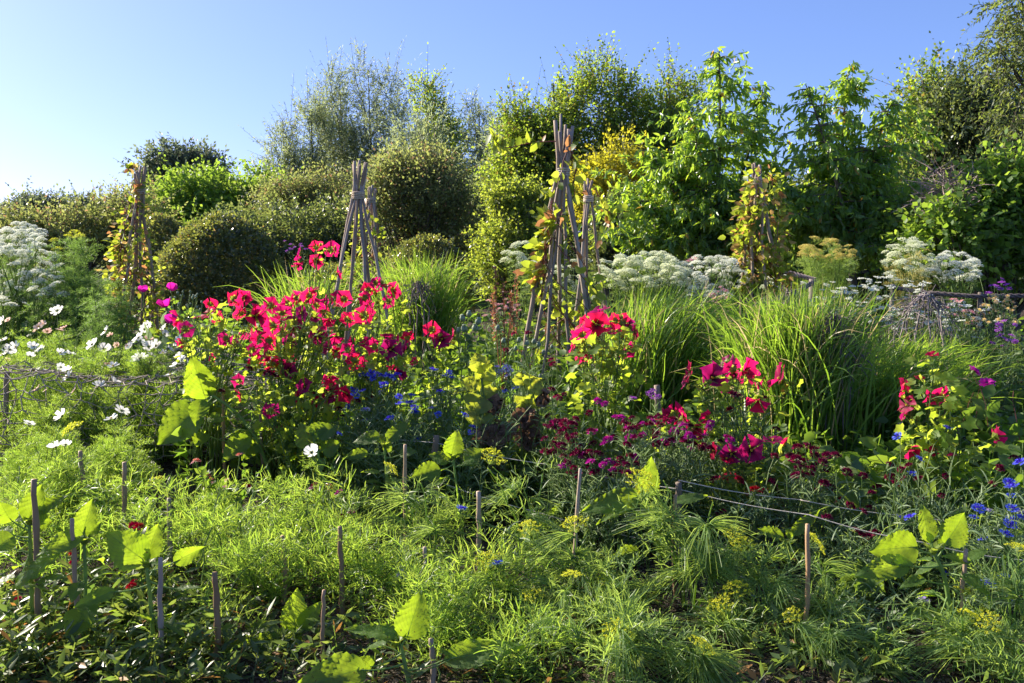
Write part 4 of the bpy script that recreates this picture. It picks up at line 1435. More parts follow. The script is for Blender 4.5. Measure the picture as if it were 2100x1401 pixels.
def umbel_plant(label, x, D, heads, kind, frond_n, fmat, fl, group, r=(.04, .065), cat='umbel plant', name='umbel_plant', spread=.12, extra=()):
    base = G(x, D)
    root = thing(name, label, cat, base, group)
    sb, fb, tips = MB(), MB(), []
    rays = 'umbel_y_rays' if kind in ('umbel_y', 'umbel_gold') else 'umbel_rays'
    for (hx, hy) in heads:
        c = P(hx, hy, D + rng.normal() * spread)
        rad = rng.uniform(*r)
        p = bez(base + rng.normal(size=3) * [spread * .6, spread * .6, 0], c - [0, 0, rad * .75], 8, .2, .006)
        tips.append(p)
        sb.tubes(p, np.linspace(.005, .0022, 8), 5)
        k = int(rng.integers(0, 3))
        R = rot_z_to(np.array([rng.normal() * .28, rng.normal() * .28 - .12, 1]), rng.uniform(0, 6))
        h = inst('flower_head', ME[kind, k], root, c, R, rad)
        sub('rays', ME[rays, k], h)
    for (hx, hy) in extra:
        c = P(hx, hy, D + rng.normal() * spread)
        p = bez(base + rng.normal(size=3) * [spread * .6, spread * .6, 0], c, 8, .2, .006)
        tips.append(p)
        sb.tubes(p, np.linspace(.004, .002, 8), 5)
    feather_mb(base, tips, frond_n, fl, fb, FROND_FINE, z0=.1)
    part('stems', sb, M['stem'], root, True)
    part('foliage', fb, M[fmat], root)


def heads_in(cx, cy, rx, ry, n, dome=True):
    out = []
    while len(out) < n:
        u, v = rng.uniform(-1, 1, 2)
        if u * u + v * v < 1 and (not dome or v < .75):
            out.append((cx + rx * u, cy + ry * v))
    return out


reseed(21)
gA = 'white umbel plants'
umbel_plant('white umbel mass at the far left edge beyond the cosmos', 30, 7.0, heads_in(35, 560, 85, 90, 110), 'umbel_w', 7, 'fennel', .11, gA, (.032, .055), spread=.22)
umbel_plant('sunlit white umbels at the left edge below the brown hedge', 50, 8.0, heads_in(30, 490, 70, 35, 50), 'umbel_w', 6, 'dill', .11, gA, (.035, .055), spread=.2)
umbel_plant('shaded white umbel plant beside the tall green fennel at the left', 100, 6.6, heads_in(85, 600, 45, 50, 22), 'umbel_w', 12, 'fennel', .12, gA, (.028, .045))
umbel_plant('small greenish white umbels left of the tallest wigwam', 1080, 8.2, heads_in(1080, 530, 44, 36, 16), 'umbel_gw', 8, 'dill', .12, gA)
umbel_plant('greenish white umbels seen through the poles of the tallest wigwam', 1180, 7.8, heads_in(1185, 560, 60, 45, 18), 'umbel_gw', 8, 'dill', .12, gA, (.035, .055))
umbel_plant('broad mound of greenish white umbels right of the leaning wigwam', 1330, 7.2, heads_in(1325, 562, 92, 44, 120), 'umbel_gw', 6, 'dill', .11, gA, (.036, .062), spread=.22)
umbel_plant('cool white umbels between the big mound and the leafy wigwam', 1450, 7.0, heads_in(1455, 575, 80, 50, 80), 'umbel_w', 5, 'fennel', .10, gA, (.034, .056), spread=.2)
umbel_plant('white umbels just right of the leafy wigwam under the willow rail', 1605, 7.3, heads_in(1605, 585, 36, 22, 16), 'umbel_w', 10, 'fennel', .12, gA, (.03, .05))
umbel_plant('tall cream coloured umbels right of the yellow fennel', 1860, 7.8, heads_in(1860, 540, 52, 52, 60), 'umbel_gw', 9, 'umbel_gold', .11, gA, (.035, .06), spread=.18)
umbel_plant('bluish white umbels behind the willow rail at the right', 1955, 7.9, heads_in(1955, 550, 52, 38, 48), 'umbel_w', 5, 'fennel', .10, gA, (.035, .058), spread=.16)
umbel_plant('golden flowered fennel in front of the twin-topped cherry', 1695, 7.9, heads_in(1695, 515, 55, 30, 40), 'umbel_gold', 22, 'dill', .14, None, (.035, .055), 'fennel', 'fennel_plant', .16, extra=heads_in(1700, 560, 60, 30, 8))
umbel_plant('tall soft green fennel between white umbels and the dark narrow wigwam', 165, 6.8, heads_in(150, 500, 50, 22, 5), 'umbel_y', 40, 'fennel', .15, None, (.03, .05), 'fennel', 'fennel_plant', .22, extra=heads_in(165, 560, 75, 75, 22))
umbel_plant('shadowed green fennel in front of the dark narrow wigwam', 230, 6.2, [], 'umbel_y', 34, 'fennel', .14, None, (.03, .05), 'fennel', 'fennel_plant', .2, extra=heads_in(215, 620, 60, 50, 14))

# flat white yarrow like field at the right
reseed(22)


def head_plants(name, cat, label, x, D, pts, kinds, size, group=None, leaf='corn_leaf', nleaf=10, ll=.10, lw=.011, spread=.12, extra=0, tilt=.35, dk=0.0, stem='stem', calyx='corn_calyx', face=None, narrow=True, up=1.0):
    """Bushy flower plant: stems that branch from one foot, slender leaves, one flower per given pixel."""
    base = G(x, D)
    root = thing(name, label, cat, base, group)
    sb, lb = MB(), MB()
    yc = sum(p[1] for p in pts) / len(pts)
    tops = []
    for i, (hx, hy) in enumerate(pts):
        c = P(hx, hy, D + rng.normal() * spread + (yc - hy) * dk)
        f = np.array([rng.normal() * tilt, rng.normal() * tilt - .2, up]) if face is None else np.asarray(face) + rng.normal(size=3) * tilt
        f = nrm(f)
        s = size * rng.uniform(.8, 1.2) * (1.3 if kinds[0][0] == 'corn' and size < .0235 else 1.0)
        kd = kinds[i % len(kinds)]
        h = inst('flower', ME[kd[0], kd[1], int(rng.integers(0, 2))], root, c, rot_z_to(f, rng.uniform(0, 6)), s)
        if calyx:
            sub('calyx', ME[calyx], h)
        tops.append(bez(np.array([base[0] * .55 + c[0] * .45, base[1] * .55 + c[1] * .45, 0]) + rng.normal(size=3) * [.05, .05, 0], c - f * s * .5, 7, .25, .008))
    for _ in range(extra):
        hx, hy = pts[int(rng.integers(0, len(pts)))]
        c = P(hx + rng.normal() * 26, hy + 14 + abs(rng.normal()) * 34, D + rng.normal() * spread)
        c[2] = max(c[2], .15)
        tops.append(bez(np.array([base[0] * .55 + c[0] * .45, base[1] * .55 + c[1] * .45, 0]) + rng.normal(size=3) * [.08, .08, 0], c, 7, .25, .008))
    sb.tubes(np.array(tops), np.linspace(.0026, .0017, 7)[None], 4)
    q, ax = [], []
    for p in tops:
        s = rng.uniform(.05, .82, nleaf)
        for v in s:
            q.append(at(p, v))
            a = rng.uniform(0, 2 * PI)
            ax.append([math.cos(a), math.sin(a), rng.uniform(.4, 1.8)])
    q, ax = np.array(q), np.array(ax)
    if narrow:
        t = np.linspace(0, 1, 4)
        L = ll * rng.uniform(.5, 1.3, len(q))
        pt = q[:, None] + nrm(ax)[:, None] * (L[:, None] * t[None])[..., None]
        pt[:, :, 2] -= (.35 * L[:, None] * t[None] ** 2)
        lb.ribbons(pt, np.array([.7, 1, .8, .15])[None] * lw * .55)
    else:
        lb.scatter(T_OVATE, q, frames(ax, rng.normal(size=(len(q), 3)) + [0, 0, .8]), rng.uniform(.6, 1.2, (len(q), 1)) * np.array([[lw, ll, lw]]))
    part('stems', sb, M[stem], root, True)
    part('foliage', lb, M[leaf], root)
    return root


# small flat heads
_m = MB()
for k_ in range(14):
    a_, r_ = k_ * 2.4, .26 * math.sqrt(k_)
    blob(_m, (r_ * math.cos(a_), r_ * math.sin(a_), .05 * math.cos(k_)), .22, n=5, sq=(1, 1, .5))
ME['flat', 'w', 0] = ME['flat', 'w', 1] = _m.mesh('flower', M['ammi'])
for lab, x, D, c, n in [('white flat-headed flowers left of the open willow dome', 1760, 6.6, (1745, 628, 90, 46), 85),
                        ('white flat-headed flowers around the open willow dome', 1890, 6.5, (1900, 645, 90, 42), 80),
                        ('white flat-headed flowers on tall stems below the cream umbels', 1800, 7.0, (1800, 592, 120, 26), 44),
                        ('white flat-headed flowers at the right among pale yellow spikes', 2010, 6.4, (2010, 655, 70, 50), 34)]:
    head_plants('yarrow_plant', 'white flower', lab, x, D, heads_in(*c, n), [('flat', 'w')], .027, 'white flat-headed flowers at the right', nleaf=7, ll=.10, lw=.012, spread=.22, tilt=.2, calyx=None, extra=8)
for lab, x, D, c, n, kd, sz in [
        ('purple flower plant at the right edge above pale yellow spikes', 2045, 6.2, (2045, 590, 30, 20), 9, 'violet', .028),
        ('lower purple flower plant at the right edge', 2060, 5.6, (2060, 690, 36, 30), 14, 'violet', .026),
        ('pale pink flower spikes right of the willow dome', 2000, 6.0, (1975, 640, 35, 36), 14, 'rose', .028),
        ('pink flowers in front of the cool white umbels', 1475, 6.2, (1478, 616, 24, 26), 18, 'rose', .026),
        ('soft pink rose flowers on the willow fence', 1420, 8.3, (1418, 534, 9, 6), 5, 'rose', .04),
        ('tiny pale pink flowers at the foot of the small leaning wigwam', 1020, 6.6, (1025, 642, 45, 30), 26, 'rose', .018),
        ('mauve flowers in the dark below the clipped cone', 640, 12.0, (610, 505, 40, 22), 12, 'violet', .035)]:
    head_plants('pink_flower_plant' if kd == 'rose' else 'purple_flower_plant', 'pink flower' if kd == 'rose' else 'purple flower', lab, x, D, heads_in(*c, n), [('corn', kd)], sz, None, nleaf=8, spread=.12, extra=5)
ME['corn', 'butter', 0] = ME['corn', 'butter', 1] = mk_corn(9, 9, 30, .5).mesh('flower', M['butter'])
ME['corn', 'salmon', 0] = ME['corn', 'salmon', 1] = mk_corn(9, 8, 18, .4).mesh('flower', M['salmon'])
head_plants('snapdragon_plant', 'yellow flower', 'pale yellow flower spikes at the right edge below the willow rail', 2050, 6.0, heads_in(2050, 645, 38, 42, 46), [('corn', 'butter')], .024, None, nleaf=7, spread=.14)
head_plants('snapdragon_plant', 'yellow flower', 'pale apricot flower spikes left of the yellow ones at the right edge', 1990, 6.2, heads_in(1992, 660, 24, 30, 16), [('corn', 'butter')], .022, None, nleaf=7, spread=.14)

# ------------------------------------------------------------------ crimson mallows
def mallow(label, x, D, flowers, size=.045, spread=.16, nleaf=9, nbud=1.3, lsz=.055, extra=(), dark_low=None, group='crimson mallow plants', lift=0.0):
    """flowers: (px, py[, facing]) facing c = towards the camera, s = away and sunwards, u = up, l = left, r = right."""
    base = G(x, D)
    root = thing('mallow_plant', label, 'mallow', base, group)
    sb, lb, bb = MB(), MB(), MB()
    FD = {'c': np.array([.05, -1, .12]), 's': np.array([-.35, .9, .25]), 'u': np.array([-.2, -.25, 1]), 'l': np.array([-1, .05, .1]), 'r': np.array([1, -.2, .15]), 'd': np.array([.1, -.6, -.6])}
    paths = []
    for f in flowers:
        hx, hy = f[0], f[1]
        c = P(hx, hy, D + rng.normal() * spread)
        code = f[2] if len(f) > 2 else rng.choice(list('cssullru'))
        d = nrm(FD[code] + rng.normal(size=3) * .28)
        s = size * rng.uniform(.74, 1.15) * (f[3] if len(f) > 3 else 1)
        dk = 'dark' if (code == 'c' and rng.random() < .75) or rng.random() < .15 else 'bright'  # camera-facing flowers mostly get the petals with shade in their colour
        k = int(rng.choice([0, 0, 1, 1, 2])) if code != 'd' else 3
        h = inst('flower', ME['mallow', dk, k], root, c, rot_z_to(d, rng.uniform(0, 6)), s)
        sub('calyx', ME['mallow_calyx'], h)
        sub('stamens', ME['stamens'], h)
        paths.append(bez(base + rng.normal(size=3) * [.05, .05, 0], c - d * s * .9 - [0, 0, .005], 9, .15, .008))
    for (hx, hy) in extra:
        c = P(hx, hy, D + rng.normal() * spread)
        paths.append(bez(base + rng.normal(size=3) * [.06, .06, 0], c, 9, .15, .008))
    sb.tubes(np.array(paths), np.linspace(.0055, .002, 9)[None], 5)
    q, ax, bq, bx = [], [], [], []
    for p in paths:
        for _ in range(nleaf):
            v = rng.uniform(.25, 1) ** .8
            c = at(p, v)
            a = rng.uniform(0, 2 * PI)
            o = np.array([math.cos(a), math.sin(a), rng.uniform(-.2, .5)])
            pl = rng.uniform(.02, .08)
            e = c + o * pl
            sb.tubes(np.array([c, (c + e) / 2 + [0, 0, .006], e]), .0015, 4)
            q.append(e)
            ax.append(o + np.array([0, 0, -.35]))
        for _ in range(int(nbud + rng.random())):
            v = rng.uniform(.72, .99)
            c = at(p, v)
            a = rng.uniform(0, 2 * PI)
            e = c + np.array([math.cos(a) * .035, math.sin(a) * .035, rng.uniform(.0, .05)])
            sb.tubes(np.array([c, (c + e) / 2, e]), .0016, 4)
            bq.append(e)
            bx.append(e - c + np.array([0, 0, .03]) + rng.normal(size=3) * .01)
    q, ax = np.array(q), np.array(ax)
    H = rng.normal(size=(len(q), 3)) + np.array([-.2, .2, .8])
    lb.scatter(T_LOBED, q, frames(ax, H), lsz * rng.uniform(.55, 1.3, len(q)))
    part('stems', sb, M['stem'], root, True)
    part('foliage', lb, M['mallow_leaf'], root)
    if len(bq):
        bq, bx = np.array(bq), nrm(np.array(bx))
        Rb = np.stack([rot_z_to(b) for b in bx])
        for b_, r_ in zip(bq, Rb):
            inst('bud', ME['bud'], root, b_, r_, rng.uniform(.014, .024))
    return root


reseed(23)
Z6 = lambda L: [(340 + a[0] / 2.981, 480 + a[1] / 2.981, *a[2:]) for a in L]
Z7 = lambda L: [(900 + a[0] / 2.981, 480 + a[1] / 2.981, *a[2:]) for a in L]
Z8 = lambda L: [(1400 + a[0] / 2.981, 480 + a[1] / 2.981, *a[2:]) for a in L]
mallow('left wing of the big crimson mallow, its outermost flowers beside the white cosmos', 430, 4.6, Z6([
    (95, 515, 'l', 1.2), (118, 582, 's', 1.0), (272, 432, 's'), (268, 490, 'u'), (312, 510, 's'), (430, 400, 's', 1.2), (480, 385, 'c'), (465, 490, 'l'), (545, 505, 'c', 1.25), (475, 590, 'd'), (370, 640, 's', .9), (290, 762, 'l', .7), (420, 680, 'u', .8), (110, 655, 'd', .7), (195, 515, 'u', .7), (640, 440, 's', 1.2)]),
    .047, .14, 8, 2.2, extra=[(380, 690), (420, 700), (450, 720), (470, 700), (500, 690), (430, 740), (400, 710)])
mallow('heart of the big crimson mallow, densely flowered in front of the bare wigwam', 580, 4.6, Z6([
    (710, 490, 's'), (835, 482, 'c', 1.1), (750, 422, 's'), (800, 392, 's'), (880, 380, 's'), (850, 410, 'u'), (920, 440, 's', 1.1), (960, 420, 'r'), (965, 472, 's'), (912, 508, 'c', .8), (1000, 515, 'd', .8), (700, 545, 'u'), (660, 560, 's'), (620, 605, 'l', 1.1), (580, 640, 's', 1.1), (545, 615, 'l'), (700, 618, 'c', 1.05), (755, 650, 'c', 1.2), (790, 587, 'c', 1.1), (925, 617, 'c', 1.2), (1000, 602, 'r', .9), (1040, 612, 'd'), (640, 650, 's'), (560, 785, 'l', 1.2), (630, 730, 's'), (655, 800, 's', 1.2), (745, 762, 's', 1.0), (700, 785, 'u'), (750, 830, 'c'), (530, 712, 's'), (1000, 702, 'c', .9), (1040, 722, 'r', .9), (1055, 682, 's', .8), (1040, 402, 's'), (1090, 400, 's', 1.1), (780, 545, 's'), (730, 455, 'u'), (985, 545, 'r', .7), (900, 350, 'u', .7)]),
    .045, .16, 7, 1.6, extra=[(620, 650), (680, 690), (700, 740), (560, 700), (640, 760), (600, 720), (660, 800), (720, 640), (540, 660)])
mallow('right wing of the big crimson mallow, above the blue cornflowers', 760, 4.5, Z6([
    (1150, 668, 's'), (1225, 670, 'u'), (1280, 690, 's', 1.1), (1375, 707, 'c', 1.35), (1345, 640, 'u', .9), (1395, 640, 's', .7), (1480, 640, 's', 1.1), (1482, 702, 'l', 1.1), (1425, 775, 'd', 1.2), (1160, 775, 's', 1.35), (1195, 790, 'c', .9), (1110, 525, 's', .9), (1215, 500, 's', 1.2), (1115, 710, 's', .8), (1440, 850, 'd', .9), (1525, 785, 's', .7)]),
    .044, .14, 8, 1.6, extra=[(690, 720), (740, 740), (780, 720), (820, 730), (720, 760), (760, 780)])
mallow('low front branch of the big crimson mallow over the peeling stake', 620, 4.25, Z6([
    (1000, 860, 'd', .9), (1010, 905, 'l'), (1000, 960, 'c', 1.15), (985, 985, 'd', .8), (850, 935, 'c', .8), (830, 1010, 'l', 1.2), (1110, 970, 'd', 1.1), (925, 1030, 's', .8), (450, 900, 's', .7), (465, 980, 'l', .9), (640, 1085, 's', .8), (625, 1095, 'l', .7), (660, 1160, 'd', .7)]),
    .046, .10, 10, 1.2, extra=[(600, 800), (640, 830), (560, 780), (680, 800), (520, 790), (540, 830)])
mallow('tall lone stem of crimson mallow rising above the rest beside the bare wigwam', 650, 4.9, Z6([
    (825, 118, 'l', 1.1), (822, 168, 'l'), (920, 85, 's', 1.1), (1010, 98, 's'), (1030, 92, 'r', .9), (920, 165, 'c', 1.1), (810, 200, 'u', .7), (1042, 245, 'r', .8)]), .046, .08, 3, 1.0, .05, extra=[(648, 500), (700, 540)])
mallow('upper right crimson mallow spray overlapping the wigwam foot', 780, 4.9, Z6([
    (1285, 300, 's'), (1240, 345, 's', 1.1), (1282, 370, 'u'), (1220, 392, 's', .9), (1385, 345, 'r', 1.2), (1350, 325, 'u', .9), (1365, 412, 's', 1.1), (1235, 435, 's')]), .046, .08, 7, 1.8, extra=[(770, 640), (800, 660), (740, 650), (810, 690)])
mallow('small crimson mallow left of the tall poppy heads', 900, 4.8, Z6([(1630, 587, 's', 1.1), (1690, 642, 'c', 1.2), (1765, 630, 'l', 1.1)]), .047, .06, 12, 2, extra=[(870, 690), (900, 720), (880, 740), (910, 760)])
mallow('rounded crimson mallow head in front of the leaning grass clump', 1235, 4.3, Z7([
    (960, 552, 'c', 1.4), (905, 535, 's'), (870, 585, 'l', 1.3), (850, 655, 'l', 1.3), (880, 620, 's', 1.1), (1000, 540, 's'), (985, 490, 'u', 1.0), (1085, 530, 's', 1.2), (1060, 605, 'u', 1.1), (1125, 550, 's', 1.2), (1155, 560, 'r'), (1190, 600, 'r'), (1130, 680, 'd', 1.2), (872, 710, 'd', 1.1), (930, 600, 's')]),
    .047, .08, 10, 2.2, .06, extra=[(1195, 730), (1210, 760), (1250, 750), (1280, 760), (1240, 790), (1300, 770), (1220, 800)])
mallow('crimson mallow at the foot of the largest grass clump', 1490, 4.2, Z7([
    (1545, 850, 'l', 1.4), (1520, 895, 'l', 1.0), (1665, 885, 'c', 1.35), (1760, 785, 's', 1.2), (1805, 830, 's', 1.1), (1862, 840, 'c', 1.4), (1930, 890, 'r', 1.4)]) + Z8([(610, 890, 'l', 1.4)]), .047, .09, 9, 2.5, extra=[(1450, 830), (1500, 830), (1530, 850), (1570, 840), (1420, 850)])
mallow('low crimson mallow amid the purple cornflowers', 1400, 3.9, Z7([(1350, 1130, 'u', .9), (1440, 1110, 's', 1.4), (1490, 1130, 'r', 1.2), (1580, 1170, 'd', 1.1), (1645, 1125, 's', .8), (1955, 1000, 'd', 1.3), (1640, 1210, 'l', .7)]), .044, .1, 6, 1.6, extra=[(1380, 890), (1470, 900)])
mallow('crimson and magenta mallow flowers above the burgundy patch', 1510, 3.6, Z7([(1690, 1325, 'l', 1.0), (1790, 1340, 'c', 1.15), (1905, 1325, 'c', 1.1), (2040, 1270, 'u', 1.0)]) + Z8([(625, 1290, 's', .9), (265, 1380, 'u', .8), (425, 1510, 'd', 1.0), (280, 1490, 'u', .9)]), .046, .06, 7, 1.4, extra=[(1540, 980), (1500, 970)])
mallow('tall crimson mallow with an upright leafy tip at the right', 1930, 3.6, Z8([(1365, 915, 'l', 1.0), (1360, 955, 's', .8), (1378, 1050, 'l', 1.1), (1368, 1100, 's', .9), (1580, 1010, 's', 1.6), (1450, 882, 'u', .6), (1380, 1300, 'd', .9), (1905, 1240, 'r', .9), (1510, 1335, 'u', .8), (1525, 750, 'u', .5)]), .046, .06, 10, 2.6, .06, extra=[(1910, 740), (1890, 770), (1930, 770), (1960, 870), (1900, 880), (1940, 890)])

# ------------------------------------------------------------------ cosmos
reseed(24)


def cosmos(label, x, D, flowers, kind='white', size=.039, frn=20, fl=.13, extra=(), group='cosmos plants'):
    base = G(x, D)
    root = thing('cosmos_plant', label, 'cosmos', base, group)
    sb, tips = MB(), []
    for f in flowers:
        hx, hy = f[0], f[1]
        s = size * (f[2] if len(f) > 2 else 1) * rng.uniform(.9, 1.1)
        c = P(hx, hy, D + rng.normal() * .10)
        d = nrm(np.array([-.25, .15, .75]) + rng.normal(size=3) * [.5, .5, .25])
        h = inst('flower', ME['cosmos', kind, int(rng.integers(0, 3))], root, c, rot_z_to(d, rng.uniform(0, 6)), s)
        sub('flower_centre', ME['cosmos_eye'], h)
        sub('calyx', ME['cosmos_calyx'], h)
        p = bez(base + rng.normal(size=3) * [.08, .08, 0], c - d * s * .08, 9, .15, .006)
        sb.tubes(p, np.linspace(.003, .0014, 9), 4)
        tips.append(p)
    for (hx, hy) in extra:
        p = bez(base + rng.normal(size=3) * [.1, .1, 0], P(hx, hy, D + rng.normal() * .12), 9, .15, .006)
        sb.tubes(p, np.linspace(.004, .0018, 9), 4)
        tips.append(p)
    fb = MB()
    for p in tips:
        feather_mb(base, [p[:8] if len(flowers) else p], frn, fl, fb, FROND if len(flowers) else FROND_AIRY, up=.55)
    part('stems', sb, M['stem'], root, True)
    part('foliage', fb, M['feather'], root)


def around(x, y, w, h, n):
    return [(x + rng.uniform(-w, w), y + rng.uniform(-h, h)) for _ in range(n)]


cosmos('white cosmos crowded at the left edge beside the pink ones', -5, 5.6, [(5, 697), (20, 717, 1.1), (32, 712), (12, 722), (67, 709), (82, 716), (5, 660)], extra=around(30, 740, 60, 30, 8))
cosmos('tallest white cosmos flower on its own above the pink cosmos', 150, 5.6, [(117, 637, 1.2)], extra=around(150, 680, 50, 40, 10))
cosmos('white cosmos with smaller flowers between the slanting three and the left edge', 90, 5.2, heads_in(80, 735, 90, 45, 9), size=.032, extra=around(90, 760, 60, 30, 4))
cosmos('white cosmos with small flowers behind the thickly flowered one', 310, 5.7, heads_in(320, 705, 60, 40, 8), size=.032, extra=around(310, 720, 50, 30, 4))
cosmos('white cosmos in the middle of the netted bed, three flowers in a slant', 190, 5.4, [(188, 706, 1.2), (213, 716, 1.2), (174, 744, 1.1), (124, 724, .8), (216, 679)], extra=around(190, 730, 60, 40, 10))
cosmos('white cosmos thickly flowered left of the mallow', 300, 5.3, [(283, 692, 1.2), (288, 698), (305, 711, 1.1), (319, 709, 1.1), (287, 734, 1.3), (312, 729, 1.1), (346, 714), (278, 740)], extra=around(300, 740, 50, 40, 10))
cosmos('white cosmos behind the tallest sunflower leaf', 365, 5.1, [(362, 748, 1.2), (382, 744, 1.2), (349, 768, 1.1), (372, 738), (366, 730, .8)], extra=around(360, 790, 40, 30, 8))
cosmos('white cosmos with scattered low flowers along the net', 200, 4.9, [(138, 773, 1.2), (203, 791), (236, 786, 1.1), (232, 750, .9)], extra=around(200, 800, 80, 30, 10))
cosmos('white cosmos pair in front of the net beside the short stake', 235, 4.2, [(250, 842, 1.15), (228, 858, 1.0)], size=.036, extra=around(250, 900, 50, 40, 10))
cosmos('white cosmos seen edge-on above the yellow tuft at the left', 125, 4.1, [(127, 853, 1.15)], size=.036, extra=around(110, 920, 40, 40, 8))
cosmos('small white cosmos at the left edge in front of the net', 60, 4.1, [(60, 868, .9)], size=.036, extra=around(60, 930, 50, 40, 10))
cosmos('drooping white cosmos above the slender cane at the left', 120, 3.8, [(114, 917, 1.1), (135, 912, .8)], size=.036, extra=around(130, 960, 60, 40, 10))
cosmos('single large white cosmos between the two sunflowers in the centre', 665, 3.6, [(639, 928, 1.0)], size=.038, frn=10, extra=around(670, 1000, 30, 30, 3))
cosmos('pink cosmos behind the tallest white cosmos', 95, 5.9, [(79, 670, .9), (88, 666, .8), (97, 679, .8), (124, 677, .9), (130, 672, .7), (74, 676, .7), (15, 738, .9), (16, 656, .6)], 'pink', extra=around(90, 700, 50, 20, 6))
cosmos('pink cosmos scattered among the white ones by the mallow', 260, 5.5, [(305, 696, .8), (262, 709, .7), (221, 746, .6), (226, 687, .6), (240, 708, .6)], 'pink', extra=around(260, 720, 50, 20, 6))
cosmos('low pink cosmos in the net left of the short stake', 110, 4.75, [(74, 798, .8), (151, 801, .6), (92, 801, .4)], 'pink', extra=around(110, 820, 60, 20, 6))

for lab, x, D, tips_ in [
        ('feathery budding cosmos stem, tallest green one left of the sunlit gap', 560, 3.5, [(556, 985), (520, 1010), (590, 1000)]),
        ('feathery green cosmos right of the tall one, below the large white flower', 625, 3.3, [(620, 1000), (640, 1040)]),
        ('feathery green cosmos between the third sunflower and the tall green cosmos', 455, 3.2, [(450, 1010), (430, 1060), (490, 1050)]),
        ('feathery green cosmos behind the third sunflower top', 350, 3.2, [(360, 1000), (320, 1030)]),
        ('feathery green cosmos behind the tall thin cane at the left', 230, 3.5, [(240, 960), (200, 985), (280, 980)]),
        ('feathery green cosmos at the far left behind the leftmost sunflower', 60, 3.4, [(40, 955), (110, 965)]),
        ('feathery green cosmos standing by the grey cane in the middle', 745, 3.0, [(740, 1075), (700, 1110), (770, 1120)]),
        ('broad feathery cosmos in the sun left of the bushy low sunflower', 510, 3.0, [(525, 1110), (490, 1140), (550, 1130)]),
        ('feathery cosmos left of the round topped cane', 840, 2.95, [(835, 1120), (800, 1170), (860, 1180)]),
        ('feathery cosmos right of the round topped cane, under the curly dill', 930, 2.9, [(930, 1150), (960, 1190)]),
        ('low feathery cosmos behind the foremost sunflower', 920, 2.65, [(930, 1250), (970, 1240), (890, 1260)]),
        ('low feathery cosmos right of the foremost sunflower long leaf', 1090, 2.6, [(1080, 1290), (1120, 1270), (1050, 1320)])]:
    cosmos(lab, x, D, [], frn=15, fl=.16, extra=tips_, group='cosmos plants without flowers')

# ------------------------------------------------------------------ sunflowers
def sunleaf(mb, base, tip, w, face, droop=.1, fold=.18, seed=0, nu=27, nv=11, curl=0.0):
    """Heart-shaped toothed blade from base to tip; face is the direction the upper side looks to."""
    base, tip = np.asarray(base, float), np.asarray(tip, float)
    A = tip - base
    L = np.linalg.norm(A)
    A = A / L
    S = nrm(np.cross(A, face))
    N = np.cross(S, A)
    g = np.random.default_rng(seed)
    v, uv = [], []
    ph = g.uniform(0, 6)
    for i in range(nu):
        s = i / (nu - 1)
        hw = w * .5 * (math.sin(PI * min(1, s ** .62)) ** .85 if 0 < s < 1 else 0.02) * (1.06 - .12 * s)
        back = .10 * (1 - s) ** 3
        for j in range(nv):
            t = -1 + 2 * j / (nv - 1)
            tooth = 1 + (.07 if i % 2 else -.03) * (abs(t) == 1)
            x = hw * t * tooth
            y = (s - back * abs(t) ** 1.5) * L
            z = -droop * L * s ** 2 + fold * abs(x) + .012 * L * math.sin(7 * s * PI + ph) * abs(t) + .02 * L * math.sin(2.2 * t + 4 * s + ph) - curl * x * abs(x) / max(w, 1e-4)
            z += .030 * L * (abs(t) ** .6) * math.sin(2 * PI * (6.5 * s - 3.2 * abs(t)) + ph) * math.sin(PI * min(1, s * 1.1))
            v.append(base + S * x + A * y + N * z)
            uv.append([t, s])
    q = [[i * nv + j, (i + 1) * nv + j, (i + 1) * nv + j + 1, i * nv + j + 1] for i in range(nu - 1) for j in range(nv - 1)]
    mb.add(v, None, q, uv)


FACE = {'c': np.array([.15, -1, .25]), 'm': np.array([.2, -.75, .75]), 'u': np.array([.1, -.28, 1]), 'l': np.array([-.8, -.6, .4]), 'r': np.array([.8, -.6, .4]), 'b': np.array([.3, .9, .5])}


